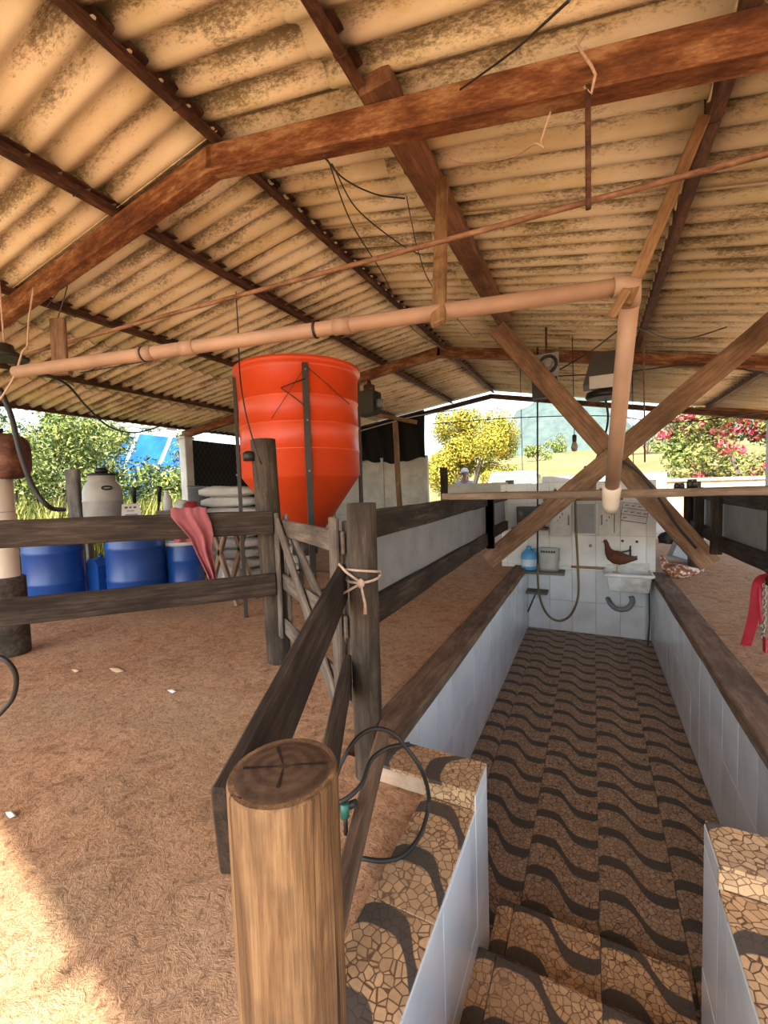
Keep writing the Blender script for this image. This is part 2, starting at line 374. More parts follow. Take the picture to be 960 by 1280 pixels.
M['dirt'] = t.fin(t.mix(.3, t.ramp(a, [(.3, (.42, .25, .15)), (.7, (.56, .39, .26))]), t.ramp(b, [(.3, (.5, .5, .5)), (.7, (1.1, 1.1, 1.1))]), 'MULTIPLY'), .95, 0, .1); t.bump(b, .5, .02)
t = NT('pasture'); v = t.co((1, 1, 1), False, True); a = t.noise(v, .05, 6, .6); b = t.noise(v, .6, 5, .7)
M['pasture'] = t.fin(t.mix(.5, t.ramp(a, [(.3, (.10, .105, .04)), (.55, (.185, .165, .07)), (.75, (.21, .185, .09))]), t.ramp(b, [(.3, (.6, .62, .5)), (.7, (1.15, 1.15, 1.1))]), 'MULTIPLY'), .95, 0, .1)
t = NT('mountain_forest_and_rock'); v = t.co((1, 1, 1), False, True); g = t.n('ShaderNodeNewGeometry'); sp = t.n('ShaderNodeSeparateXYZ'); t.l(g.outputs['Normal'], sp.inputs[0])
a = t.noise(v, .012, 7, .65); b = t.noise(v, .09, 5, .7)
st = t.math('ADD', sp.outputs['Z'], t.math('MULTIPLY', t.math('SUBTRACT', a, .5), .9))
rock = t.ramp(b, [(.3, (.11, .11, .125)), (.65, (.24, .235, .25))]); forest = t.ramp(b, [(.3, (.055, .085, .085)), (.7, (.10, .13, .11))])
M['mountain'] = t.fin(t.mix(t.ramp(st, [(.52, (0, 0, 0)), (.62, (1, 1, 1))]), rock, forest), 1, 0, 0)

# ================================================================== STRUCTURE
PL, PR, PE, PZ = -.865, .705, 6.5, -.9          # pit: left wall, right wall, end, floor
CL, CR = -1.045, .865                            # outer edges of the two timber curbs
SL, SR = -.40, .34                               # stair flanks
SHL, SHR, SHN, SHF = -8.3, 4.0, -2.4, 10.4       # shed floor slab
fl = MB()
for x0, x1, y0, y1 in ((SHL, CL, SHN, SHF), (CR, SHR, SHN, SHF), (CL, CR, PE + .12, SHF), (CL, -.61, SHN, 1.62), (-.61, .56, SHN, .32), (.56, CR, SHN, 1.62)):
    fl.box(x0, x1, y0, y1, -.12, 0)
floor = struct(fl.build('floor', M['floor']))
# yard around the shed: four slabs, the pit stays open
gm = MB()
for x0, x1, y0, y1 in ((-70, SHL, -45, 14), (SHR, 60, -45, 14), (SHL, SHR, -45, SHN), (SHL, SHR, SHF, 14)):
    gm.box(x0, x1, y0, y1, -.4, -.06)
yard = struct(gm.build('ground_yard', M['dirt']))
# pasture and hills
def terrain(name, x0, x1, y0, y1, nx, ny, fn, mat):
    vs = []; 
    for j in range(ny + 1):
        for i in range(nx + 1):
            y = y0 + (y1 - y0) * (j / ny) ** 1.6; x = x0 + (x1 - x0) * i / nx
            vs.append((x, y, fn(x, y)))
    fs = [(j * (nx + 1) + i, j * (nx + 1) + i + 1, (j + 1) * (nx + 1) + i + 1, (j + 1) * (nx + 1) + i) for j in range(ny) for i in range(nx)]
    return struct(MB().add(vs, fs, True).build(name, mat))
from mathutils import noise as mnoise
def field_h(x, y):
    k = max(0, (y - 26) / 170); s = k * k * (3 - 2 * min(k, 1)) if k < 1 else 1
    return -.08 + 11 * s * (1 + .25 * math.sin(x / 60 + 1)) + 3 * s * mnoise.noise(Vector((x / 40, y / 40, 0)))
terrain('ground_pasture', -260, 260, 13.9, 230, 70, 60, field_h, M['pasture'])
def mount_h(x, y):
    # one big rocky dome right of the yellow tree and a lower ridge on both sides
    a = math.exp(-((x + 30) / 95) ** 4 - ((y - 760) / 210) ** 4) * 150
    b = math.exp(-((x - 330) / 300) ** 2 - ((y - 820) / 200) ** 2) * 150
    c = math.exp(-((x + 520) / 240) ** 2 - ((y - 800) / 200) ** 2) * 70
    n = mnoise.fractal(Vector((x / 120, y / 120, 3)), 1.0, 2.0, 5)
    return -6 + max(a, b, c) * (1 + .22 * n) + 10 * n
terrain('mountain', -900, 900, 400, 1050, 130, 46, mount_h, M['mountain'])

# ---- curb timbers, each side of the pit
pit_w = struct(put('wall_left', MB().box(PL - .2, PL - .012, 1.70, PE + .12, PZ - .2, -.02).mesh('wall_left', M['grout'])))
pit_r = struct(put('wall_right', MB().box(PR + .012, PR + .2, 1.70, PE + .12, PZ - .2, -.02).mesh('wall_right', M['grout'])))
pit_e = struct(put('wall_end', MB().box(-1.24, .75, PE + .012, PE + .13, PZ - .2, 1.25).mesh('wall_end', M['grout'])))
tcache = {}
def tilemesh(w, h, mat, th=.012, gap=.003):
    k = (round(w, 3), round(h, 3), mat.name)
    if k not in tcache:
        bm = bmesh.new(); bmesh.ops.create_cube(bm, size=1)
        for v in bm.verts: v.co = ((v.co.x + .5) * (w - gap), (v.co.y + .5) * (h - gap), (v.co.z - .5) * th)
        bmesh.ops.bevel(bm, geom=[e for e in bm.edges if all(v.co.z > -1e-5 for v in e.verts)], offset=.0015, segments=1, affect='EDGES')
        me = bpy.data.meshes.new('tile'); bm.to_mesh(me); bm.free(); me.materials.append(mat); tcache[k] = me
    return tcache[k]
def tiles(parent, org, ux, uy, W, H, w, h, mat, x0=0, y0=0, lift=.0, jit=.0012):
    """lay tiles (children of parent) on a rectangle W x H from org along ux, uy; x0/y0 shift the first joint"""
    ux = Vector(ux); uy = Vector(uy); n = ux.cross(uy); org = Vector(org)
    xs = [0] + [q for q in (x0 + i * w for i in range(-1, 200)) if 1e-3 < q < W - 1e-3] + [W]
    ys = [0] + [q for q in (y0 + i * h for i in range(-1, 200)) if 1e-3 < q < H - 1e-3] + [H]
    for a, b in zip(xs, xs[1:]):
        for c, d in zip(ys, ys[1:]):
            # keep the pattern phase: a cut tile starts at its cut edge
            mw = Matrix((ux, uy, n)).transposed().to_4x4()
            mw.translation = org + ux * a + uy * c + n * (lift + random.uniform(-jit, jit))
            put('tile', tilemesh(b - a, d - c, mat), parent, mw)
tiles(pit_w, (PL, 1.72, PZ), (0, 1, 0), (0, 0, 1), PE - 1.72, .88, .30, .45, M['tile'], .08)
tiles(pit_r, (PR, PE, PZ), (0, -1, 0), (0, 0, 1), PE - 1.72, .88, .30, .45, M['tile'], .1)
tiles(pit_e, (PL, PE, PZ), (1, 0, 0), (0, 0, 1), PR - PL, .9, .30, .45, M['tile'], .01)
tiles(pit_e, (-1.24, PE, 0), (1, 0, 0), (0, 0, 1), 1.99, 1.25, .30, .45, M['tile'], .085, .05)
# curbs (thick timber on the pit edge)
for nm, xc, lb in (('curb_timber', (PL + CL) / 2 + .004, 'worn brown timber curb along the left side of the tiled pit, beside the galvanised panel'),
                   ('curb_timber', (PR + CR) / 2 - .004, 'worn brown timber curb along the right side of the tiled pit, beside the red strap')):
    o = beam(nm, (xc, 1.72, -.005), (xc, PE, -.005), abs(PL - CL) + .008, .075, M['curb_wood'], wob=.004, bev=.008); tag(o, lb, 'timber')
# ---- pit floor, wave tiles
pf = struct(MB().box(PL - .05, PR + .05, 1.0, PE + .05, PZ - .15, PZ - .012).build('floor_pit', M['grout']))
tiles(pf, (PL, 1.93, PZ), (1, 0, 0), (0, 1, 0), PR - PL, PE - 1.93, .36, .45, M['mosaic'], .175)
# ---- stairs: nosings at Y 1.92 (z -.72), 1.51, 1.10, .70
stm = MB(); noz = [(1.925, -.72), (1.515, -.54), (1.105, -.36), (.695, -.18)]
for y, z in noz: stm.box(SL, SR, .32, y - .012, PZ - .1 if z < -.7 else z - .18, z - .012)
st = struct(stm.build('stairs', M['grout']))
for i, (y, z) in enumerate(noz):
    yb = noz[i + 1][0] if i < 3 else .32
    tiles(st, (SL, yb, z), (1, 0, 0), (0, 1, 0), SR - SL, y - yb, .36, .45, M['mosaic_warm'], .07)
    tiles(st, (SL, y, z - .18), (1, 0, 0), (0, 0, 1), SR - SL, .168, .36, .45, M['mosaic_warm'], .07)
# ---- stair flanks with mosaic tops (raised end strip, lower strip towards the top of the stairs)
for side, xa, xb, ix, lb in ((-1, PL, SL, SL, 'left'), (1, SR, PR, SR, 'right')):
    zt, zl, yf, ym = .085, .012, 1.70, 1.51
    m = MB()
    m.box(xa + (.012 if side > 0 else 0), xb - (.012 if side < 0 else 0), ym + .012, yf - .012, PZ - .1, zt - .012)
    lo = (SL - .21, SL - .012) if side < 0 else (SR + .012, SR + .22)
    m.box(lo[0], lo[1], .3, ym, PZ - .1, zl - .012)
    w = struct(m.build('wall_stair_' + lb, M['plaster']))
    # white tiles: face towards the stairs, end face towards the pit
    if side < 0:
        tiles(w, (SL, .32, PZ), (0, 1, 0), (0, 0, 1), ym - .32, zl - PZ, .30, .45, M['tile'], .2)
        tiles(w, (SL, ym, PZ), (0, 1, 0), (0, 0, 1), yf - ym, zt - PZ - .012, .30, .45, M['tile'])
        tiles(w, (xb, yf, PZ), (-1, 0, 0), (0, 0, 1), xb - xa, zt - PZ - .012, .30, .45, M['tile'])
        tiles(w, (xb, ym, zt), (0, 1, 0), (-1, 0, 0), yf - ym, xb - xa, .36, .45, M['mosaic_warm'], .25)
        tiles(w, (lo[0], ym, zl), (1, 0, 0), (0, 0, 1), xb - lo[0], zt - zl - .012, .36, .45, M['mosaic_warm'])
        tiles(w, (lo[0], .3, zl), (1, 0, 0), (0, 1, 0), xb - lo[0], ym - .3, .36, .45, M['mosaic_warm'], 0, .3)
    else:
        tiles(w, (SR, ym, PZ), (0, -1, 0), (0, 0, 1), ym - .32, zl - PZ, .30, .45, M['tile'], .1)
        tiles(w, (SR, yf, PZ), (0, -1, 0), (0, 0, 1), yf - ym, zt - PZ - .012, .30, .45, M['tile'])
        tiles(w, (xb, yf, PZ), (-1, 0, 0), (0, 0, 1), xb - xa, zt - PZ - .012, .30, .45, M['tile'])
        tiles(w, (xb, ym, zt), (0, 1, 0), (-1, 0, 0), yf - ym, xb - xa, .36, .45, M['mosaic_warm'], .3)
        tiles(w, (SR, ym, zl), (1, 0, 0), (0, 0, 1), lo[1] - SR, zt - zl - .012, .36, .45, M['mosaic_warm'])
        tiles(w, (SR, .3, zl), (1, 0, 0), (0, 1, 0), lo[1] - SR, ym - .3, .36, .45, M['mosaic_warm'], 0, .2)

# ================================================================== ROOF
RXX, RZ0, SLL, SLR = -2.12, 3.43, .135, .2          # ridge x, underside height, slopes left and right
def rz(x): return RZ0 - (SLL * (RXX - x) if x < RXX else SLR * (x - RXX))
roof = struct(put('ceiling', None, None, Matrix.Translation((RXX, 4, RZ0)))); roof.empty_display_size = .2
PITCH, AMP = .175, .026
scache = {}
def sheetmesh(L):
    k = round(L, 3)
    if k in scache: return scache[k]
    nw, seg = 6, 8; n = nw * seg + 3; top = []; m = MB()
    for zz in (.0, .007):
        for x in (0, L):
            for i in range(n + 1):
                y = i * PITCH / seg
                m.v.append((x, y, AMP * math.cos(2 * PI * y / PITCH) + zz))
    N = n + 1; q = lambda layer, e, i: layer * 2 * N + e * N + i
    for i in range(n):
        m.f.append((q(0, 0, i), q(0, 0, i + 1), q(0, 1, i + 1), q(0, 1, i))); m.sm.append(True)
        m.f.append((q(1, 0, i), q(1, 1, i), q(1, 1, i + 1), q(1, 0, i + 1))); m.sm.append(True)
        for e in (0, 1): m.f.append((q(0, e, i), q(1, e, i), q(1, e, i + 1), q(0, e, i + 1))); m.sm.append(False)
    for i in (0, n): m.f.append((q(0, 0, i), q(0, 1, i), q(1, 1, i), q(1, 0, i))); m.sm.append(False)
    scache[k] = m.mesh('roof_sheet', M['sheet'], fix=True); return scache[k]
ROWS_L = [(-2.10, -3.28), (-3.16, -5.42), (-5.3, -6.88), (-6.75, -8.15)]
ROWS_R = [(-2.14, -1.06), (-1.2, .62), (.48, 2.2), (2.05, 3.85)]
for side, rows, s in ((-1, ROWS_L, SLL), (1, ROWS_R, SLR)):
    for ri, (xa, xb) in enumerate(rows):
        L = abs(xb - xa) * math.sqrt(1 + s * s)
        for k in range(12):
            y0 = -2.15 + k * 6 * PITCH - .01
            if y0 > 10.2: continue
            xv = Vector((side, 0, -s)).normalized(); yv = Vector((0, 1, 0)); 
            if side < 0: yv = Vector((0, -1, 0)); yo = y0 + 6 * PITCH + 3 * PITCH / 8
            else: yo = y0
            zv = xv.cross(yv)
            if zv.z < 0: zv = -zv
            mw = Matrix((xv, yv, zv)).transposed().to_4x4()
            # lower rows tuck under the row above; even sheets lie on the odd ones
            mw.translation = (xa, yo, rz(xa) + AMP + .075 - .013 * ri + (.008 if k % 2 else 0) + random.uniform(-.002, .002))
            put('roof_sheet', sheetmesh(L), roof, mw)
for k in range(12):      # ridge caps
    y0 = -2.15 + k * 1.05
    m = MB().add([(RXX - .3, y0, rz(RXX - .3) + .16), (RXX, y0, RZ0 + .19), (RXX + .3, y0, rz(RXX + .3) + .16),
                  (RXX - .3, y0 + 1.1, rz(RXX - .3) + .165), (RXX, y0 + 1.1, RZ0 + .195), (RXX + .3, y0 + 1.1, rz(RXX + .3) + .165)],
                 [(0, 1, 4, 3), (1, 2, 5, 4)])
    m.build('ridge_cap', M['sheet'], roof)
# purlins (angle / channel steel, run along Y)
PUR = [(-2.12, 'on the ridge line'), (-3.14, 'next to the ridge'), (-4.70, 'above the blue drums'), (-6.45, 'above the grass-side bench'), (-7.95, 'at the grass-side eave'),
       (-1.04, 'beside the heavy roof timber'), (.49, 'above the tiled pit'), (2.0, 'above the red strap'), (3.6, 'at the bougainvillea-side eave')]
for x, w in PUR:
    z = rz(x) + .045
    p = thing('purlin', 'dark rusty steel purlin running lengthwise under the roof sheets, ' + w, 'purlin', (x, 4.1, z), 'lengthwise roof purlins')
    sgn = -.135 if x > RXX else .135
    a = beam('web', (x, -2.12, z), (x, 10.3, z), .012, .09, M['rust_dark'], p, bev=0)
    beam('flange', (x + .026, -2.12, z + .042), (x + .026, 10.3, z + .042), .052, .008, M['rust_dark'], p, bev=0)
    beam('flange', (x + .026, -2.12, z - .042), (x + .026, 10.3, z - .042), .052, .008, M['rust_dark'], p, bev=0)
    for y in (0.6, 1.75, 2.55, 3.4, 4.6):          # wire hooks that hold the sheets
        MB().tube([(x - .012, y, z + .07), (x - .014, y, z - .03), (x - .004, y, z - .053), (x + .045, y, z - .055), (x + .06, y, z - .02)], .0035, 6).build('hook', M['rust_dark'], p)
# trusses: rusty rectangular rafters meeting at the ridge
for y, lb in ((2.035, 'thick rusty steel roof beam bent at the ridge, loops of wire tied round it'), (6.38, 'rusty steel roof beam crossing behind the wooden cross brace'), (10.15, 'slim dark steel roof beam at the open gable end')):
    h = .15 if y < 9 else .1
    tr = thing('roof_beam', lb, 'beam', (RXX, y, RZ0 - .05), 'bent steel roof beams')
    for xe in (-8.0, 3.7):
        s = 0.0
        beam('rafter', (RXX - .03 * (1 if xe > 0 else -1), y, RZ0 - .10), (xe, y, rz(xe) - .10), .11, h, M['rust'] if y < 9 else M['rust_dark'], tr, bev=.01)
# columns that carry the beams
def column(x, y, z, w, mat, label):
    c = thing('column', label, 'column', (x, y, 0))
    beam('shaft', (x, y, -.06), (x, y, z), w, w, mat, c, up=(0, 1, 0), bev=.012)
    beam('cap', (x, y, z - .02), (x, y, z + .03), w + .05, w + .05, mat, c, up=(0, 1, 0), bev=.006)
column(-7.95, 6.38, rz(-7.95) - .18, .2, M['concrete_white'], 'whitewashed concrete column at the eave between the grass and the black net')
column(2.98, 10.15, rz(2.98) - .16, .16, M['concrete'], 'grey concrete column in front of the bougainvillea')
column(-7.95, 2.035, rz(-7.95) - .18, .2, M['concrete_white'], 'whitewashed concrete column at the eave behind the brown tank')
column(3.6, 2.035, rz(3.6) - .18, .2, M['concrete'], 'grey concrete column at the eave beyond the right rail, under the thick rusty beam')
column(3.6, 6.38, rz(3.6) - .18, .2, M['concrete'], 'grey concrete column at the eave beyond the right rail, under the second beam')
# black net on the grass-side wall, concrete panels and black plastic at the back corner
nt = thing('shade_net', 'black diamond-mesh shade net hung on the eave side behind the feed sacks', 'net', (-8.0, 8.3, 0))
nm = MB(); 
for k in range(-26, 60):
    for sgn in (1, -1):
        y0 = 6.5 + k * .13; z0, z1 = .1, 2.45; pts = []
        a, b = (y0, z0), (y0 + sgn * 1.6, z1)
        def cl(p, q):
            (ya, za), (yb, zb) = p, q
            t0, t1 = 0, 1
            for lim, s in ((6.5, 1), (10.0, -1)):
                da, db = s * (ya - lim), s * (yb - lim)
                if da < 0 and db < 0: return None
                if da < 0: t0 = max(t0, da / (da - db))
                if db < 0: t1 = min(t1, da / (da - db))
            return (t0, t1) if t0 < t1 else None
        c = cl(a, b)
        if c:
            P = [(-7.95, a[0] + (b[0] - a[0]) * q, a[1] + (b[1] - a[1]) * q) for q in c]
            if (Vector(P[0]) - Vector(P[1])).length > .05: nm.tube(P, .006, 4, False)
stuff(nm.build('mesh_strands', M['metal_dark'], nt))
gx = MB(); vs = []
for i in range(15):
    for j in range(9):
        y = 6.5 + i * .25; z = .05 + j * .3; vs.append((-8.03 + .03 * math.sin(i * 1.3) * math.sin(j * 1.1), y, z))
gx.add(vs, [(i * 9 + j, i * 9 + j + 1, (i + 1) * 9 + j + 1, (i + 1) * 9 + j) for i in range(14) for j in range(8)], True).build('net_sheet', M['net'], nt)
bw = struct(put('wall_back', None, None, Matrix.Translation((-5.9, 10.0, 0))))
bx = [-8.1, -6.5, -4.95, -3.72]
for i, x in enumerate(bx): beam('wall_post', (x, 9.93, -.05), (x, 9.93, 2.03), .1, .1, M['concrete_white'], bw, up=(0, 1, 0))
for x0, x1 in zip(bx, bx[1:]):
    for k in range(4): beam('panel', (x0 + .05, 9.95, .25 + .5 * k), (x1 - .05, 9.95, .25 + .5 * k), .04, .5, M['concrete_white'], bw, bev=.004)
tp = thing('plastic_sheet', 'black plastic sheet sagging over the concrete panel wall', 'tarp', (-5.5, 9.9, 2.0))
vs = []; NX, NZ = 60, 12
for i in range(NX + 1):
    for j in range(NZ + 1):
        x = -8.0 + 4.3 * i / NX; u = j / NZ; zt = rz(x) - .12; zb = 1.93 + .05 * math.sin(i * .23) + .025 * math.sin(i * .9)
        vs.append((x, 9.86 + .05 * math.sin(i * .9 + u * 3) * (1 - .5 * u) - .03 * math.sin(i * .37), zb + (zt - zb) * u))
MB().add(vs, [(i * (NZ + 1) + j, i * (NZ + 1) + j + 1, (i + 1) * (NZ + 1) + j + 1, (i + 1) * (NZ + 1) + j) for i in range(NX) for j in range(NZ)], True).build('sheet', M['bk_tarp'], tp)
beam('batten', (-8.0, 9.84, rz(-8) - .1), (-3.7, 9.84, rz(-3.7) - .1), .03, .05, M['rail_wood'], tp)

# ================================================================== TIMBER OVERHEAD
tb = thing('roof_timber', 'heavy brown wooden beam under the roof, from the thick rusty beam to the cross brace', 'beam', (-.95, 3.5, 3.19))
beam('timber', (-.945, 1.93, 3.228), (-.945, 5.3, 3.228), .175, .085, M['roof_wood'], tb, wob=.004)
# wooden X brace, plane Y = 5
xb = thing('cross_brace', 'two wide brown planks crossed in an X above the far end of the pit', 'brace', (.2, 5.0, .45))
beam('plank', (-.975, 5.03, 3.045), (1.03, 5.03, .407), .045, .2, M['brace_wood'], xb, up=(0, 0, 1), wob=.003)
beam('plank', (-1.12, 4.98, .34), (1.5, 4.98, 2.66), .045, .2, M['brace_wood'], xb, up=(0, 0, 1), wob=.003)
beam('upright', (-.02, 5.03, 1.1), (-.02, 5.03, 1.42), .12, .04, M['brace_wood'], xb, up=(0, 1, 0))
for p in ((-.93, 4.95, 2.86), (.2, 4.95, 1.52)):
    for q in (-.03, .03): MB().lathe([(.008, 0), (.008, .006)], 8).build('bolt', M['metal_dark'], xb, (p[0] + q, p[1], p[2] + q))
# rail board laid across the pit
cb = beam('plank', (-1.05, 3.2, 1.165), (1.75, 3.2, 1.165), .16, .05, M['board_wood'], wob=.004); tag(cb, 'long pale plank laid across the pit over both galvanised rail panels, under the leaning pipe', 'plank')

# ================================================================== FENCES
def post(name, x, y, r, z, mat, label, lean=(0, 0), cat='post'):
    o = log(name, (x, y, -.03), (x + lean[0], y + lean[1], z), r, mat); return tag(o, label, cat)
# front post: pale stripped trunk with dark cut top
fp = thing('fence_post', 'thick pale stripped tree trunk post with a dark cracked cut top', 'post', (-.398, .452, 0))
log('trunk', (-.398, .452, -.03), (-.398, .452, .846), .078, M['trunk'], fp, seg=40, wob=.012, n=16)
mtop = MB(); sg = 40
rr = [.0755 * (1 + .012 * math.sin(2 * 2 * PI * k / sg) + .01 * math.sin(3 * 2 * PI * k / sg)) for k in range(sg)]
mtop.add([(0, 0, .003)] + [(rr[k] * math.cos(2 * PI * k / sg) * q, rr[k] * math.sin(2 * PI * k / sg) * q, .0035 if q < 1 else -.004) for q in (.6, 1) for k in range(sg)],
         [(0, 1 + k, 1 + (k + 1) % sg) for k in range(sg)] + [(1 + k, 1 + sg + k, 1 + sg + (k + 1) % sg, 1 + (k + 1) % sg) for k in range(sg)], True)
top = mtop.build('cut_top', M['trunk_end'], fp, (-.398, .452, .852))
for a, l in ((.5, .06), (2.4, .05), (3.6, .058), (5.2, .045)):       # drying cracks in the cut
    MB().add([(0, 0, 0), (l * math.cos(a) + .001 * math.sin(a), l * math.sin(a) - .001 * math.cos(a), 0), (l * math.cos(a + .1) * .98, l * math.sin(a + .1) * .98, 0), (l * .4 * math.cos(a + .12), l * .4 * math.sin(a + .12), 0)], [(0, 1, 2, 3)]).build('crack', M['black'], top, (-.398, .452, .8562))
P2 = Vector((-.878, 1.55)); PLF = Vector((-2.07, 2.36))
post('fence_post', P2.x, P2.y, .062, 1.185, M['post_wood'], 'dark round fence post by the pit with a knotted rope tied round it')
post('fence_post', PLF.x, PLF.y, .086, 1.62, M['post_wood'], 'tall dark round post in front of the orange silo, carrying the towel rails', (-.06, 0))
# near rails between the front post and post P2
A = pd(284, 982, .70); 
nr = (P2 - Vector((-.398, .452))).normalized(); pn = Vector((-nr.y, nr.x))        # pn points away from the pit
def rail(name, a, b, w, h, label, mat='rail_wood', cat='rail', group=None, wob=.003):
    o = beam(name, a, b, w, h, M[mat], wob=wob); tag(o, label, cat, group); return o
offs = pn * .098
a = Vector((-.398, .452)) - nr * -.06 + offs * 1.25; b = P2 + nr * .04 + pn * .095
rail('fence_rail', (a.x, a.y, .70), (b.x, b.y, .845), .036, .165, 'wide dark fence rail passing the trunk post, tied with rope at its far end')
a = Vector((-.398, .452)) + pn * .06 - nr * .0; b = P2 + pn * .082 + nr * .02
rail('fence_rail', (a.x - .02, a.y + .09, .42), (b.x, b.y, .46), .034, .14, 'dark middle fence rail just below the rope-tied wide rail')
a = onz(398, 1215, .13); b = onz(478, 905, .26); b += (b - a).normalized() * .05
rail('fence_rail', (a.x, a.y, .10), (b.x, b.y, .20), .034, .12, 'low brown fence rail on the pit side of the trunk post, beside the hose loop', 'curb_wood')
# left fence rails
RA = Vector((-3.35, .80)); RB = Vector((-1.99, 2.27)); rn = (RB - RA).normalized(); rp = Vector((rn.y, -rn.x))
def rl(t, z): q = RA + (RB - RA) * t; return Vector((q.x, q.y, z))
rail('fence_rail', rl(0, 1.06), rl(1, 1.035), .035, .16, 'upper dark fence rail with the pink towel hung over it')
rail('fence_rail', rl(0, .60), rl(1, .60), .035, .155, 'lower dark fence rail below the pink towel, in front of the blue drums')
q = RA + (RB - RA) * .12 - rp * .2
# gate between PLF and P2
gp0 = Vector((-1.955, 2.30, 0)); gp1 = Vector((-1.005, 1.63, 0)); gd = (gp1 - gp0).normalized(); gn = Vector((gd.y, -gd.x, 0))
def gpt(px, py): return hit(px, py, gp0, gn)
gate = thing('gate', 'weathered grey wooden gate with crossed diagonal boards between the two dark posts', 'gate', gp0)
def gb(name, a, b, w, h, off=0.0):
    A_, B_ = gpt(*a), gpt(*b); A_ += gn * off; B_ += gn * off
    return beam(name, A_, B_, w, h, M['gate_wood'], gate, up=(B_ - A_).cross(gn) if abs((B_ - A_).z) > .05 else (0, 0, 1), wob=.002)
def gbar(name, u0, z0, u1, z1, h, off):
    A_ = gp0.lerp(gp1, u0) + Vector((0, 0, z0)) + gn * off; B_ = gp0.lerp(gp1, u1) + Vector((0, 0, z1)) + gn * off
    return beam(name, A_, B_, .022, h, M['gate_wood'], gate, up=(B_ - A_).cross(gn), wob=.002)
gbar('stile', .01, .22, .01, 1.10, .075, .03); gbar('stile', .93, .20, .93, 1.12, .085, .03)
gbar('stile', .03, .22, .03, 1.09, .07, -.03); gbar('stile', .95, .22, .95, 1.10, .08, -.03)
gbar('rail', .0, 1.0, .97, 1.0, .11, 0); gbar('rail', .0, .62, .97, .60, .11, 0); gbar('rail', .0, .30, .97, .30, .11, 0)
gbar('diagonal', .03, 1.04, .90, .20, .085, .03); gbar('diagonal', .08, 1.0, .9, .42, .08, -.03)
MB().box(-.012, .012, -.012, .012, -.05, .05).build('hinge', M['rust_dark'], gate, gp0 + Vector((.0, -.02, .95)))
# rope round post P2 and the wide rail
rp_ = thing('rope', 'pale frayed rope knotted round the dark post and the wide rail, one end hanging', 'rope', (P2.x, P2.y, .85))
def ring(c, r, z, dz, a0=0, a1=2 * PI, n=28): return [(c.x + r * math.cos(a0 + (a1 - a0) * k / n), c.y + r * math.sin(a0 + (a1 - a0) * k / n), z + dz * math.sin(a0 + (a1 - a0) * k / n)) for k in range(n + 1)]
rc = Vector((P2.x - .0, P2.y))
for z, dz in ((.875, .012), (.90, -.015)): MB().tube(ring(rc, .073, z, dz), .0055, 8).build('loop', M['rope'], rp_)
face = Vector((-.05, -1)).normalized() * .076
k0 = Vector((P2.x + .028, P2.y - .073, .862))
MB().lathe([(.004, -.02), (.014, -.012), (.017, 0), (.013, .012), (.004, .02)], 12, k0).build('knot', M['rope'], rp_)
MB().tube([k0, k0 + Vector((.012, -.008, -.04)), k0 + Vector((.018, -.002, -.085)), k0 + Vector((.016, 0, -.125))], [.005, .0055, .006, .008], 8).build('rope_end', M['rope'], rp_)
MB().tube([k0, k0 + Vector((-.05, -.02, -.03)), k0 + Vector((-.10, .0, -.055))], .005, 8).build('rope_strand', M['rope'], rp_)
MB().tube([k0 + Vector((-.005, -.006, .01)), k0 + Vector((-.05, -.03, .05)), k0 + Vector((-.1, .0, .075)), k0 + Vector((-.135, .06, .05)), k0 + Vector((-.14, .07, -.02))], .0055, 8).build('rope_strand', M['rope'], rp_)

# pit-side rail panels (left and right)
def panel_fence(pts, label, group=None):
    (x0, y0), (x1, y1) = pts
    t_ = thing('rail_panel', label, 'railing', ((x0 + x1) / 2, (y0 + y1) / 2, .55))
    s = -1 if x0 < 0 else 1
    beam('top_rail', (x0, y0, 1.075), (x1, y1, 1.075), .045, .135, M['rail_wood'], t_, wob=.004)
    beam('bottom_rail', (x0, y0, .655), (x1, y1, .62), .05, .135, M['rail_wood'], t_, wob=.004)
    o = beam('metal_sheet', (x0 + s * .018, y0, .87), (x1 + s * .018, y1, .85), .004, .40, M['galv'], t_, bev=0)
    for f in (.985, .5 if s > 0 else .985):
        if f == .5 and s < 0: continue
        x = x0 + (x1 - x0) * f; y = y0 + (y1 - y0) * f
        beam('upright', (x - s * .045, y, .52), (x - s * .045, y, 1.12), .09, .05, M['rail_wood'], t_, up=(0, 1, 0))
    return t_
panel_fence(((-.955, 1.62), (-1.09, 4.86)), 'galvanised metal panel between dark rails, running from the roped post to the cross brace')
panel_fence(((1.16, 2.2), (1.10, 5.0)), 'galvanised metal panel between dark rails on the side of the red strap')
panel_fence(((-1.12, 5.05), (-1.18, 6.9)), 'short galvanised rail panel beyond the cross brace, beside the blue jug shelf')
panel_fence(((1.12, 5.1), (1.2, 6.9)), 'short galvanised rail panel beyond the cross brace, beside the lying hen')
post('fence_post', -1.17, 6.95, .07, 1.2, M['post_wood'], 'dark short post beside the tiled end wall, behind the blue jug')
post('fence_post', 1.24, 6.95, .07, 1.2, M['post_wood'], 'dark short post behind the tipped grey box')
q = ony(555, 600, 8.2); post('fence_post', q.x, q.y, .075, 1.62, M['rail_wood'], 'black weathered post standing beside the long concrete trough')
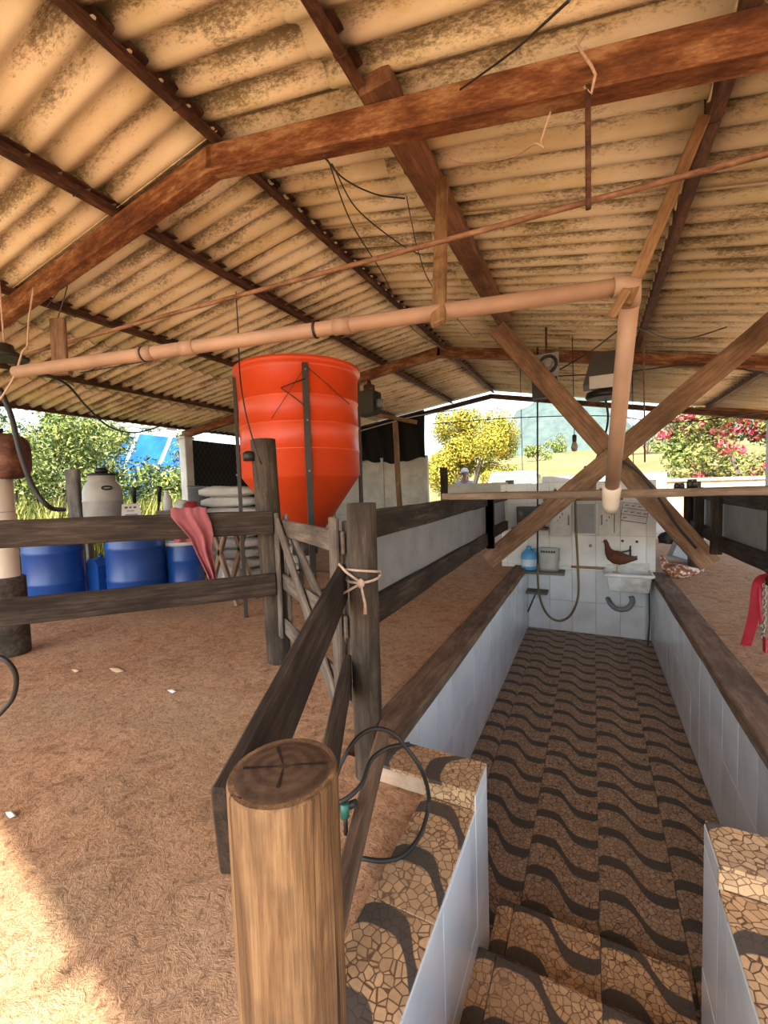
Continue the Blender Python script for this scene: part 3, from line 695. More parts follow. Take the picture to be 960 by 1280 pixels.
# concrete trough wall beyond
tr = thing('concrete_trough', 'long pale concrete trough on dark legs, beyond the pit in front of the pickup', 'trough', (-1.8, 8.4, 0))
q0 = ony(561, 607, 8.4); q1 = ony(637, 607, 8.4)
beam('trough', (q0.x, 8.4, 1.18), (q1.x, 8.4, 1.18), .4, .2, M['concrete_white'], tr, wob=.006)
for f in (.1, .38, .66, .93): x = q0.x + (q1.x - q0.x) * f; beam('leg', (x, 8.4, -.02), (x, 8.4, 1.09), .16, .1, M['rail_wood'], tr, up=(0, 1, 0))
beam('post', (q1.x + .02, 8.3, -.02), (q1.x + .02, 8.3, 1.32), .14, .12, M['slab_wood'], tr, up=(0, 1, 0))

# ================================================================== PIPES AND RODS
pv = thing('drain_pipe', 'dusty pink-brown plastic pipe hung across under the roof and bending down over the plank', 'pipe', (-1.5, 1.8, 2.07))
e0 = onz(18, 466, 2.07); e0 = Vector((-3.337, 1.434, 2.07)); e1 = Vector((.150, 2.12, 2.075)); e2 = Vector((.088, 2.93, 1.23))
e2 = ony(764, 618, 2.93); 
MB().tube([e0, e0.lerp(e1, .5), e1 - (e1 - e0).normalized() * .06], .037, 20).build('pipe_run', M['pvc'], pv)
dn = (e2 - e1).normalized()
MB().tube([e1 - (e1 - e0).normalized() * .07, e1 - (e1 - e0).normalized() * .03, e1 + Vector((0, 0, -.005)), e1 + dn * .04, e1 + dn * .08], .043, 20).build('elbow', M['pvc'], pv)
MB().tube([e1 + dn * .06, e1.lerp(e2, .5), e2], .039, 20).build('downpipe', M['pvc'], pv)
MB().tube([e2 - dn * .07, e2 - dn * .065, e2 + dn * .02, e2 + dn * .02 + Vector((0, .01, -.05)), e2 + dn * .02 + Vector((.0, .03, -.09))], [.042, .052, .05, .048, .038], 20).build('end_fitting', M['pvc_cream'], pv)
for f in (.28, .36, .62): c = e0.lerp(e1, f); d_ = (e1 - e0).normalized(); MB().tube([c, c + d_ * .09], .041, 20).build('socket', M['pvc'], pv)
for f in (.285, .59): c = e0.lerp(e1, f); d_ = (e1 - e0).normalized(); MB().tube([c, c + d_ * .012], .0435, 16).build('tie_band', M['black'], pv)
# laths that carry it
o = beam('lath', (-.85, 2.70, 3.20), (-.63, 1.885, 1.99), .07, .03, M['lathe_wood'], up=(0, 1, 0), wob=.002); tag(o, 'slim orange-brown lath nailed to the roof timber and holding up the plastic pipe', 'lath')
hg = thing('pipe_hanger', 'short wide board hung by wire from a purlin, with a block under the plastic pipe', 'hanger', (-3.1, 1.45, 2.1))
h0 = pd(72, 398, 3.02); h1 = pd(76, 466, 3.02)
beam('board', (h0.x, h0.y, h0.z), (h1.x, h1.y, h1.z), .11, .03, M['brace_wood'], hg, up=(0.44, -.89, 0))
beam('block', (h1.x - .06, h1.y - .03, h1.z + .02), (h1.x + .07, h1.y + .03, h1.z + .02), .05, .07, M['brace_wood'], hg)
wire('hanger_wire', [(h0.x - .02, h0.y, h0.z - .03), (h0.x - .04, h0.y + .1, h0.z + .3), (-4.70, 2.3, rz(-4.7))], .004, M['metal_dark'], parent=hg)
o = beam('lath', (.47, 2.52, 2.92), (.125, 2.065, 1.98), .05, .03, M['lathe_wood'], up=(0, 1, 0), wob=.002); tag(o, 'slim lath tied between the roof purlin and the bend of the plastic pipe', 'lath')
o = beam('lath', (.13, 2.03, 2.03), (.07, 2.04, 1.93), .035, .02, M['lathe_wood'], up=(0, 1, 0)); tag(o, 'small offcut of lath wired to the bend of the plastic pipe', 'lath')
rd = MB().tube([(-5.2, 1.8, 2.42), (-2.5, 1.96, 2.45), (.59, 2.13, 2.455), (1.9, 2.2, 2.46)], .0125, 10).build('steel_rod', M['rod']); tag(rd, 'long thin rusty rod hung level under the thick rusty beam', 'rod')
hk = thing('hook_rod', 'straight rusty hook rod hanging from a wire loop on the thick rusty beam', 'rod', (-.01, 2.0, 2.4))
MB().tube([(-.012, 1.96, 2.82), (-.012, 2.02, 2.38)], .011, 10).build('rod', M['rust_dark'], hk)
MB().tube([(-.02, 1.965, 3.03), (-.05, 1.955, 2.98), (.0, 1.95, 2.88), (.015, 1.95, 2.84), (.0, 1.955, 2.78), (-.025, 1.96, 2.82)], .006, 8).build('wire_loop', M['rope'], hk)

# ================================================================== SILO
sc = Vector((-2.66, 3.50, 0)); SRad = .59
silo = thing('feed_silo', 'orange fibreglass feed silo with a cone bottom standing on dark steel legs', 'silo', sc)
ztop, zc, zb = 2.43, 1.36, .72
pr = [(.12, zb), (SRad - .02, zc), (SRad, zc + .03)]
for k in range(1, 4): zz = zc + .03 + (ztop - .12 - zc) * k / 4; pr += [(SRad, zz - .012), (SRad + .005, zz - .006), (SRad + .005, zz + .006), (SRad, zz + .012)]
pr += [(SRad + .01, ztop - .08), (SRad + .012, ztop - .05), (SRad + .035, ztop - .04), (SRad + .037, ztop), (SRad + .01, ztop + .008), (.3, ztop + .10), (.0, ztop + .13)]
MB().lathe(pr, 64, sc).build('tank', M['orange'], silo)
MB().lathe([(.13, zb + .02), (.13, zb - .12), (.11, zb - .13)], 32, sc).build('outlet', M['metal_dark'], silo)
view = math.atan2(-sc.y, -sc.x)
for i, da in enumerate((.10, .10 + PI / 2, .10 + PI, .10 + 3 * PI / 2)):
    a = view + da; u = Vector((math.cos(a), math.sin(a), 0)); c = sc + u * (SRad + .022)
    w = .055 if i == 0 else .05
    beam('leg', (c.x, c.y, -.01), (c.x, c.y, 2.36), w, .035, M['metal_dark'], silo, up=u, bev=.003)
    for zz in (.5, 1.42, 1.86, 2.3): MB().tube([c + Vector((0, 0, zz)), c + u * .028 + Vector((0, 0, zz))], .008, 8).build('bolt', M['chrome'], silo)
for z_ in (.32,):
    for i in range(4):
        a0, a1 = view + .1 + i * PI / 2, view + .1 + (i + 1) * PI / 2
        MB().tube([sc + Vector((math.cos(a0), math.sin(a0), 0)) * (SRad + .02) + Vector((0, 0, z_)), sc + Vector((math.cos(a1), math.sin(a1), 0)) * (SRad + .02) + Vector((0, 0, z_))], .012, 8).build('tie_bar', M['metal_dark'], silo)
a = view + .1; u = Vector((math.cos(a), math.sin(a), 0)); tg = Vector((-u.y, u.x, 0)); c = sc + u * (SRad + .04)
for p, q_, r_ in (((0, 2.32), (-.30, 1.88), .003), ((0, 2.22), (-.21, 2.14), .006), ((-.21, 2.14), (-.02, 1.99), .006), ((.02, 2.32), (.41, 2.04), .004)):
    P0 = c - tg * -p[0] * -1 + Vector((0, 0, p[1])); P1 = c + tg * q_[0] + Vector((0, 0, q_[1]))
    P0 = c + tg * p[0] + Vector((0, 0, p[1]))
    P0 -= u * (p[0] ** 2 / (2 * SRad)); P1 -= u * (q_[0] ** 2 / (2 * SRad))
    MB().tube([P0, (P0 + P1) / 2 + u * .012, P1], r_, 6).build('bracket_wire', M['rust_dark'], silo)

# ================================================================== LEFT STORE: drums, bench, sacks
def gpos(px, d, z=0): p = pd(px, 640, d); return Vector((p.x, p.y, z))
def drum(px, d, r, h, label, lid=None, open_=True):
    c = gpos(px, d); t_ = thing('plastic_drum', label, 'drum', c, 'blue plastic drums')
    pr = [(r * .94, 0), (r * .98, .02), (r, .06), (r, h * .3), (r * 1.015, h * .31), (r * 1.015, h * .34), (r, h * .35), (r, h * .66), (r * 1.015, h * .67), (r * 1.015, h * .7), (r, h * .71), (r * .99, h * .9), (r * .97, h * .96)]
    MB().lathe(pr, 40, c).build('body', M['blue'], t_)
    MB().lathe([(r * .97, h * .95), (r * 1.02, h * .955), (r * 1.02, h), (r * .96, h), (r * .955, h * .97), (0, h * .965)], 40, c).build('rim', M['blue'], t_)
    if lid: MB().lathe([(r * 1.03, h * .93), (r * 1.035, h * .98), (r * .99, h * 1.01), (0, h * 1.012)], 40, c).build('lid', M[lid], t_)
    return c
drum(63, 4.75, .285, .95, 'large dark blue drum standing next to the tan pipe stand')
drum(167, 4.78, .30, .985, 'large bright blue drum under the white paper-labelled bucket')
drum(228, 5.0, .20, .70, 'smaller blue drum with a pale lid beside the pink towel', 'white_pl')
# jerrycan between the two large drums
jc = gpos(121, 4.9); t_ = thing('jerrycan', 'small blue jerrycan squeezed between the two large blue drums', 'jerrycan', jc, None)
MB().prism([(-.12, 0), (.12, 0), (.12, .46), (.06, .53), (-.06, .53), (-.12, .46)], -.1, .1).build('body', M['blue'], t_, jc)
MB().lathe([(.03, .53), (.03, .57), (0, .575)], 16).build('cap', M['blue'], t_, jc)
# bench behind
bA, bB = gpos(20, 5.85), gpos(250, 5.62); bn = (bB - bA).normalized()
bench = thing('workbench', 'rough plank workbench behind the blue drums, crowded with tools', 'bench', bA.lerp(bB, .5))
bp = Vector((-bn.y, bn.x, 0))
for k in range(3): beam('plank', bA + bp * (.17 * k - .2) + Vector((0, 0, .86)), bB + bp * (.17 * k - .2) + Vector((0, 0, .86)), .16, .035, M['board_wood'], bench, wob=.003)
for f in (.04, .35, .66, .96):
    for s in (-.2, .14): q = bA.lerp(bB, f) + bp * s; beam('leg', q + Vector((0, 0, -.01)), q + Vector((0, 0, .845)), .07, .07, M['slab_wood'], bench, up=(0, 1, 0))
BT = .878
def onbench(px, off=0.0):
    r = ray(px, 640); n = bp; p0 = bA + bp * off; return Vector((*(CAM + r * ((p0 - CAM).dot(n) / r.dot(n))).xy, BT))
kc = onbench(130, .0); kg = thing('keg', 'pale grey plastic keg with a black lid and side handles on the workbench', 'keg', kc)
R_ = .235
MB().lathe([(R_ * .9, 0), (R_, .04), (R_ * 1.0, .30), (R_ * 1.02, .305), (R_ * 1.02, .32), (R_, .325), (R_ * .98, .44), (R_ * .9, .52), (R_ * .72, .575), (R_ * .68, .58), (R_ * .68, .66)], 40, kc).build('body', M['keg'], kg)
MB().lathe([(R_ * .72, .655), (R_ * .73, .67), (R_ * .72, .685), (0, .69)], 32, kc).build('lid', M['black'], kg)
MB().lathe([(.0, .69), (.07, .69), (.085, .72), (.06, .76), (0, .765)], 20, kc).build('valve', M['black'], kg)
ax = (CAM - kc); ax.z = 0; ax.normalize(); sd = Vector((-ax.y, ax.x, 0))
hp = kc + ax * R_ * .94 - sd * .06 + Vector((0, 0, .49))
hp0 = kc + ax * R_ * .95 + sd * .05 + Vector((0, 0, .485))
MB().tube([hp0 + sd * (.055 * math.cos(k * PI / 8)) + Vector((0, 0, .022 * math.sin(k * PI / 8))) for k in range(17)], .011, 8, False).build('handle', M['black'], kg)
# slab post
sp_ = onbench(96, .35); sp_.z = 0
o = beam('slab_post', sp_ + Vector((-.0, 0, -.05)), sp_ + Vector((-.04, 0, 1.66)), .19, .09, M['slab_wood'], up=(0.4, -.9, 0), wob=.008, bev=.015); tag(o, 'grey rough-sawn slab post standing behind the workbench next to the keg', 'post')
# long tool lying on the bench
q0, q1 = onbench(27, -.2), onbench(150, -.2)
tl = thing('pole_tool', 'long thin pole lying along the workbench edge in front of the keg', 'pole', q0)
MB().tube([q0 + Vector((0, 0, .03)), q1 + Vector((0, 0, .03))], .016, 10).build('shaft', M['slab_wood'], tl)
MB().tube([q0 + Vector((0, 0, .03)), q0.lerp(q1, .14) + Vector((0, 0, .03))], .032, 10).build('grip', M['black'], tl)
# white bucket with printed paper on drum 2
wc = gpos(164, 4.73, .985 * .97); bk = thing('bucket', 'white square bucket with printed text standing on the bright blue drum', 'bucket', wc)
ax = (CAM - wc); ax.z = 0; ax.normalize(); sd = Vector((-ax.y, ax.x, 0))
mw = Matrix((sd, -ax, Vector((0, 0, 1)))).transposed().to_4x4(); mw.translation = wc
put('body', MB().add([(-.10, -.1, 0), (.10, -.1, 0), (.10, .1, 0), (-.10, .1, 0), (-.085, -.085, .2), (.085, -.085, .2), (.085, .085, .2), (-.085, .085, .2)], [(3, 2, 1, 0), (0, 1, 5, 4), (1, 2, 6, 5), (2, 3, 7, 6), (3, 0, 4, 7), (4, 5, 6, 7)]).mesh('body', M['white_pl']), bk, mw)
for z_, x0, x1, h, mt in ((.165, -.06, -.03, .02, 'ink'), (.165, -.015, .005, .018, 'ink'), (.165, .025, .05, .018, 'ink'), (.125, -.04, .03, .007, 'ink'), (.085, -.06, .06, .01, 'blue_ink'), (.06, -.05, .05, .008, 'blue_ink')):
    y = -.1 + .015 * z_ / .2 - .0015
    put('print', MB().box(x0, x1, y - .001, y + .002, z_ - h / 2, z_ + h / 2).mesh('print', M[mt]), bk, mw)
# tools standing behind the bucket
for px, tilt, zt, lb in ((169, .0, .45, 'upright black-handled tool standing on the bench behind the white bucket'), (197, .07, .45, 'tilted black-handled lever on the bench next to the clear bottle')):
    q = onbench(px, -.05); t_ = thing('hand_tool', lb, 'tool', q)
    MB().tube([q + Vector((-.02, 0, 0)), q + Vector((tilt * .6, 0, .3))], .016, 10).build('shaft', M['metal_dark'], t_)
    MB().tube([q + Vector((tilt * .6, 0, .28)), q + Vector((tilt, 0, zt)), q + Vector((tilt + .01, 0, zt + .03))], [.022, .028, .03], 10).build('grip', M['black'], t_)
    MB().lathe([(.07, 0), (.07, .03), (.03, .05), (.02, .1)], 16, q + Vector((-.02, 0, 0))).build('base', M['white_pl'], t_)
cA, cB = onbench(203, -.06), onbench(249, -.06); t_ = thing('tool_crate', 'low wooden crate on the bench end holding the bottle and crumpled cloths', 'crate', cA.lerp(cB, .5))
for k in range(2):
    for off_ in (-.13, .13): beam('slat', cA + bp * off_ + Vector((0, 0, .04 + .075 * k)), cB + bp * off_ + Vector((0, 0, .04 + .075 * k)), .018, .068, M['slab_wood'], t_)
for e_ in (cA, cB): beam('end_board', e_ - bp * .13 + Vector((0, 0, .075)), e_ + bp * .13 + Vector((0, 0, .075)), .02, .145, M['slab_wood'], t_)
beam('lid_board', cA + Vector((0, 0, .155)), cB + Vector((0, 0, .155)), .27, .015, M['slab_wood'], t_)
BT += .162
q = onbench(210, -.12); t_ = thing('bottle', 'clear pale plastic bottle standing on the bench by the pink towel', 'bottle', q)
MB().lathe([(.05, 0), (.055, .02), (.055, .15), (.045, .19), (.02, .22), (.02, .24)], 20, q).build('body', M['white_pl'], t_)
MB().lathe([(.022, .238), (.022, .262), (0, .264)], 14, q).build('cap', M['cab_white'], t_)
# crumpled rags
def rag(name, c, rx, ry, rz_, mat, label, seed, cat='rag'):
    bm = bmesh.new(); bmesh.ops.create_icosphere(bm, subdivisions=3, radius=1)
    for v in bm.verts:
        n = mnoise.fractal(v.co * 1.6 + Vector((seed, seed * 2, 0)), 1, 2, 4); k = 1 + .35 * n
        v.co = Vector((v.co.x * rx * k, v.co.y * ry * k, max(-.35, v.co.z) * rz_ * k + rz_ * .35))
    for f_ in bm.faces: f_.smooth = True
    me = bpy.data.meshes.new(name); bm.to_mesh(me); bm.free(); me.materials.append(M[mat]); o = put(name, me, None, Matrix.Translation(c)); return tag(o, label, cat)
rag('rag', onbench(227, -.1), .10, .09, .10, 'sack', 'crumpled white cloth in the clutter on the bench end', 3)
rag('rag', onbench(239, -.08), .09, .08, .09, 'red', 'crumpled red cloth in the clutter on the bench end', 9)
BT -= .162
q = onbench(250, .12); t_ = thing('cardboard_box', 'small pale box at the bench end above the pink towel', 'box', q); 
MB().box(-.09, .09, -.07, .07, 0, .09).build('body', M['paper'], t_, q); MB().box(-.092, .092, -.01, .01, .088, .092).build('tape', M['rope'], t_, q)
# grey bucket
q = gpos(247, 6.55); t_ = thing('bucket', 'tall tilted grey bucket leaning behind the bench beside the feed sacks', 'bucket', q)
tilt = Matrix.Translation((q.x, q.y, .96)) @ Matrix.Rotation(.12, 4, 'Y')
put('body', MB().lathe([(.12, 0), (.125, .01), (.15, .38), (.165, .385), (.165, .40), (.145, .40), (.115, .03), (0, .03)], 28).mesh('body', M['grey_pl']), t_, tilt)
put('handle', MB().tube([(.16 * math.cos(k * PI / 10), .16 * math.sin(k * PI / 10), .385 - .03 * math.sin(k * PI / 10)) for k in range(11)], .005, 6).mesh('handle', M['chrome']), t_, tilt)
t2 = thing('crate', 'dark upturned crate carrying the tall grey bucket', 'crate', q); 
for k in range(4): MB().box(-.2, .2, -.2, .2, .24 * k, .24 * k + .225).build('slat_tier', M['rail_wood'], t2, q)
# feed sacks
sackme = {}
def sack_mesh(seed):
    bm = bmesh.new(); bmesh.ops.create_cube(bm, size=2); bmesh.ops.subdivide_edges(bm, edges=bm.edges[:], cuts=7, use_grid_fill=True)
    for v in bm.verts:
        x, y, z = v.co; e = max(abs(x), abs(y)); n = mnoise.noise(Vector((x * 1.4 + seed * 5, y * 1.6, z + seed)))
        pinch = 1 - .55 * max(0, abs(x) - .55) / .45
        rx = (1 - .12 * y * y) ; ry = (1 - .16 * x * x)
        v.co = Vector((x * .40 * rx, y * .24 * ry, z * .077 * (1 - .5 * abs(y) ** 4) * pinch * (1 + .25 * n) + .008 * n))
    for f_ in bm.faces: f_.smooth = True
    me = bpy.data.meshes.new('sack'); bm.to_mesh(me); bm.free(); me.materials.append(M['sack']); return me
sm = [sack_mesh(k) for k in range(4)]
dirs = Vector((.78, .62, 0))
s0 = gpos(290, 6.1); s1 = gpos(318, 6.2); ang0 = math.atan2(.55, .84)
words = ['bottom', 'second', 'third', 'fourth', 'fifth', 'sixth', 'seventh', 'top']
for st_, c0, nl, lb in ((0, s0, 9, 'stack by the grey bucket'), (1, s1 + Vector((.35, .3, 0)), 8, 'stack behind the silo leg')):
    for k in range(nl):
        w_ = words[k] if k < nl - 1 else 'top'
        if k == 7 and nl == 9: w_ = 'eighth'
        c = c0 + Vector((random.uniform(-.03, .03), random.uniform(-.03, .03), .08 + k * .148))
        o = put('feed_sack', sm[(k + st_) % 4], None, Matrix.Translation(c) @ Matrix.Rotation(ang0 + random.uniform(-.15, .15), 4, 'Z'))
        tag(o, 'white woven feed sack, %s of the %s' % (w_, lb), 'sack', 'stacked feed sacks')
        if (st_, k) in ((0, 7), (1, 5)):
            MB().lathe([(.0, 0), (.05, .0), (.05, .004), (0, .004)], 20).build('printed_mark', M['blue_light'], o, c + Vector((-.28, -.1, .1)))
rag('feed_sack', gpos(281, 5.25, 0), .17, .14, .30, 'sack', 'slumped grey-white sack leaning below the lower rail by the pink towel', 5, 'sack')
# timber trestle beside it
t_ = thing('trestle', 'pale wooden trestle standing between the towel and the silo leg', 'trestle', gpos(272, 4.7))
c = gpos(270, 4.7)
for a_, b_ in (((-.2, 0, 0), (.12, 0, .80)), ((.25, 0, 0), (-.05, 0, .8)), ((-.2, .3, 0), (.12, .3, .80)), ((.25, .3, 0), (-.05, .3, .8))): beam('leg', c + Vector(a_), c + Vector(b_), .05, .05, M['board_wood'], t_)
beam('top_bar', c + Vector((.03, -.1, .80)), c + Vector((.03, .42, .80)), .07, .06, M['board_wood'], t_)
# tan stand with rust-brown tank at the left edge
q = gpos(2, 3.35); t_ = thing('pipe_stand', 'tan concrete-filled pipe stand rising behind the upper rail', 'stand', q)
MB().lathe([(.11, -.01), (.11, .60), (.085, .62), (.085, 1.43)], 28, q).build('pipe', M['pvc_cream'], t_)
MB().lathe([(.115, .0), (.118, .02), (.118, .62), (.112, .63)], 28, q).build('sleeve', M['post_wood'], t_)
MB().lathe([(.088, 1.15), (.088, 1.153)], 28, q, cap0=False, cap1=False).build('joint', M['rust'], t_)
q2 = q + Vector((.02, .02, 0)); tk = thing('fuel_tank', 'rounded rust-brown metal tank mounted on top of the tan pipe stand', 'tank', q2 + Vector((0, 0, 1.43)))
sp2 = lambda v, e: math.copysign(abs(v) ** e, v); vs = []
for j in range(17):
    ph = -PI / 2 + PI * j / 16
    for k in range(32):
        th = 2 * PI * k / 32; vs.append((.17 * sp2(math.cos(ph), .5) * sp2(math.cos(th), .5), .14 * sp2(math.cos(ph), .5) * sp2(math.sin(th), .5), .18 * sp2(math.sin(ph), .55)))
put('shell', MB().add(vs, [(j * 32 + k, j * 32 + (k + 1) % 32, (j + 1) * 32 + (k + 1) % 32, (j + 1) * 32 + k) for j in range(16) for k in range(32)], True).mesh('shell', M['brown_tank']), tk, Matrix.Translation(q2 + Vector((.0, .0, 1.59))) @ Matrix.Rotation(.5, 4, 'Z'))
MB().lathe([(.035, 0), (.035, .03), (.045, .035), (.045, .06), (0, .065)], 18, q2 + Vector((-.05, 0, 1.755))).build('filler_cap', M['black'], tk)
MB().tube([q2 + Vector((-.14, -.14, 1.68)), q2 + Vector((-.05, -.2, 1.64)), q2 + Vector((-.03, -.2, 1.5)), q2 + Vector((-.06, -.16, 1.42))], .022, 8).build('hose_stub', M['black'], tk)
# pink towel over the upper rail
tw = thing('towel', 'faded pink towel draped in folds over the upper dark rail', 'towel', rl(.82, 1.1))
rn3 = Vector((rn.x, rn.y, 0)); rp3 = Vector((rp.x, rp.y, 0))
def toU(px, py): return (hit(px, py, rl(0, 0) + rp3 * .03, rp3) - rl(0, 0)).dot(rn3)
edgeL = [(214, 646), (222, 655), (238, 672), (246, 690), (252, 702), (259, 716), (262, 722)]
edgeR = [(258, 640), (264, 652), (267, 668), (265, 685), (267, 700), (269, 712), (270, 721)]
vs = []; NU = 36; rows_ = []
def samp(e, t): k = t * (len(e) - 1); i = min(int(k), len(e) - 2); f = k - i; return (e[i][0] + (e[i + 1][0] - e[i][0]) * f, e[i][1] + (e[i + 1][1] - e[i][1]) * f)
NV = 30
for j in range(NV + 1):
    t = j / NV
    for i in range(NU + 1):
        s = i / NU; l_, r_ = samp(edgeL, t), samp(edgeR, t); px = l_[0] + (r_[0] - l_[0]) * s; py = l_[1] + (r_[1] - l_[1]) * s
        P_ = hit(px, py, rl(0, 0) + rp3 * .03, rp3)
        fold = .010 * math.sin(s * 23 + 2.2 * math.sin(t * 2.2 + s * 3)) * (.2 + t) + .020 * math.sin(s * 9 + 3 * s * s + t * 2.2 + 1.5 * math.sin(t * 3 + s * 2)) * (.3 + t) + .012 * mnoise.noise(Vector((s * 6, t * 2.5, 1)))
        vs.append(P_ + rp3 * (fold + .01 + .02 * t))
b_ = len(vs)
for j in range(1, 9):           # over the top and down the back
    t = j / 8
    for i in range(NU + 1):
        s = i / NU; P_ = vs[i]
        ztop_ = 1.06 + .085 + .014 
        if j <= 3: vs.append(Vector((P_.x, P_.y, ztop_ + .004 * math.sin(s * 18))) - rp3 * (.03 * (j - 1)) )
        else: vs.append(Vector((P_.x, P_.y, ztop_ - .045 * (j - 3))) - rp3 * (.075 + .008 * math.sin(s * 20 + j)))
W = NU + 1
fs = [(j * W + i, j * W + i + 1, (j + 1) * W + i + 1, (j + 1) * W + i) for j in range(NV) for i in range(NU)]
prev = 0
for j in range(8):
    nb = b_ + j * W
    fs += [(prev + i, nb + i, nb + i + 1, prev + i + 1) for i in range(NU)]; prev = nb
o = MB().add(vs, fs, True).build('cloth', M['towel'], tw)
md = o.modifiers.new('thick', 'SOLIDIFY'); md.thickness = .005; md.offset = 0

# pole with arm and black box behind the silo
q = ony(497, 560, 6.0); q.z = 0
t_ = thing('pole_stand', 'slim brown pole with a crooked wooden arm behind the silo', 'pole', q)
pz = ony(495, 530, 6.0).z
beam('pole', q + Vector((.03, 0, 0)), Vector((q.x - .03, q.y, pz + .03)), .07, .06, M['brace_wood'], t_, up=(0, 1, 0), wob=.004)
aL, aR = ony(447, 514, 5.95), ony(521, 528, 5.95); beam('arm', aL, aR, .05, .06, M['brace_wood'], t_)
bc = ony(462, 503, 5.9); t_ = thing('motor_box', 'black ribbed motor box hung beside the silo rim', 'motor', bc)
MB().box(-.17, .13, -.14, .14, -.2, .16).build('housing', M['black'], t_, bc)
for k in range(7): MB().box(-.185, .14, -.155 + k * .045, -.14 + k * .045, -.18, .14).build('fin', M['metal_dark'], t_, bc)
MB().lathe([(.09, 0), (.09, .1), (.04, .12), (.02, .18)], 20, bc + Vector((.0, 0, .16))).build('shaft_cap', M['rust_dark'], t_)
MB().lathe([(.07, 0), (.07, .12)], 16).build('end_cap', M['grey_pl'], t_, bc + Vector((.17, -.0, -.1)))

# ================================================================== PIT END WALL
def W(px, py): return ony(px, py, PE - .002)
# cabinets set on the wall
for x0, x1, y0, y1, mt, lb, hd in ((687, 716, 628, 669, 'cab_white', 'chipped white metal cabinet with a bar handle on the tiled wall', 1), (717, 745, 630, 666, 'cab_grey', 'plain grey metal cabinet between the two white cabinets', 0), (747, 776, 628, 669, 'cab_white', 'chipped white cabinet with a dark gap in its door, beside the wall chart', -1)):
    a_, b_ = W(x0, y1), W(x1, y0); c = Vector(((a_.x + b_.x) / 2, PE, a_.z)); w_ = (b_.x - a_.x) / 2 - .012; h_ = b_.z - a_.z
    t_ = thing('cabinet', lb, 'cabinet', c, 'metal cabinets on the tiled wall')
    dd = .10 if mt == 'cab_white' else .05
    MB().box(-w_, w_, -dd, 0, 0, h_).build('body', M[mt], t_, c)
    d_ = MB().box(-w_ + .012, w_ - .012, -dd - .014, -dd - .001, .012, h_ - .012).build('door', M[mt], t_, c)
    if hd: MB().tube([(w_ * .72 * hd, -dd - .014, h_ * .35), (w_ * .72 * hd, -dd - .045, h_ * .38), (w_ * .72 * hd, -dd - .045, h_ * .6), (w_ * .72 * hd, -dd - .014, h_ * .63)], .008, 8).build('handle', M['chrome'], d_, c)
    if hd < 0: MB().box(w_ * .42, w_ * .5, -dd - .016, -dd - .012, .05, h_ - .06).build('gap', M['ink'], d_, c)
    for k in range(3 if hd else 0): MB().box(-w_ * .3 + k * .03, -w_ * .3 + k * .03 + .012, -dd - .0155, -dd - .0135, h_ * (.45 + .09 * k), h_ * (.5 + .1 * k)).build('chip', M['ink'], d_, c)
# brown ledge with small jars above the cabinets
a_, b_ = W(683, 627), W(778, 624); c = Vector((a_.x, PE, a_.z + .03))
o = beam('ledge', (a_.x - .03, PE - .08, a_.z + .03), (b_.x, PE - .08, a_.z + .03), .16, .035, M['board_wood']); tag(o, 'narrow wooden ledge above the cabinets, crowded with small jars', 'shelf')
cols = ['red', 'ink', 'white_pl', 'ink', 'rust', 'blue_ink', 'white_pl', 'ink', 'red', 'white_pl']
names = ['squat red', 'tall black', 'white', 'short black', 'rust-brown', 'dark blue', 'tall white', 'black', 'tall red', 'short white']
for k in range(10):
    x = a_.x + .04 + k * .083; h = (.09, .15, .11, .09, .12, .13, .16, .11, .14, .08)[k]; c = Vector((x, PE - .08, a_.z + .048)); r = .026
    t_ = thing('jar', names[k] + ' jar standing in the row on the ledge above the cabinets', 'jar', c, 'jars on the ledge')
    MB().lathe([(r, 0), (r, h * .7), (r * .6, h * .85)], 14, c).build('body', M[cols[k]], t_); MB().lathe([(r * .65, h * .84), (r * .65, h), (0, h)], 14, c).build('lid', M['cab_white'], t_)
# wall chart: tilted sheet with rows of small drawn boxes
t_ = thing('wall_chart', 'tilted white sheet printed with rows of grey line drawings on the tiles', 'poster', W(793, 642))
c = W(793, 641); rot = Matrix.Translation(c + Vector((0, -.006, 0))) @ Matrix.Rotation(-.16, 4, 'Y')
Rr = Matrix.Translation(c + Vector((0, -.012, 0))) @ Matrix.Rotation(.16, 4, 'Y')
put('sheet', MB().box(-.16, .16, -.002, .002, -.13, .13).mesh('sheet', M['paper']), t_, Rr)
for r_ in range(3):
    z_ = .085 - r_ * .085
    put('print_line', MB().box(-.15, .15, -.004, -.002, z_ - .038, z_ - .032).mesh('print_line', M['ink']), t_, Rr)
    for k in range(4):
        x = -.12 + k * .075
        if r_ == 2 and k > 0 : continue
        put('print_mark', MB().prism([(x, z_ - .005), (x + .04, z_ + .005), (x + .045, z_ + .02), (x + .03, z_ + .01), (x, z_ + .01)], -.004, -.002).mesh('print_mark', M['ink']), t_, Rr)
for e in ((-.155, -.15, -.125, .125), (.15, .155, -.125, .125)): put('print_border', MB().box(e[0], e[1], -.004, -.002, e[2], e[3]).mesh('print_border', M['ink']), t_, Rr)
for z_ in (-.125, .12): put('print_border', MB().box(-.155, .155, -.004, -.002, z_, z_ + .005).mesh('print_border', M['ink']), t_, Rr)
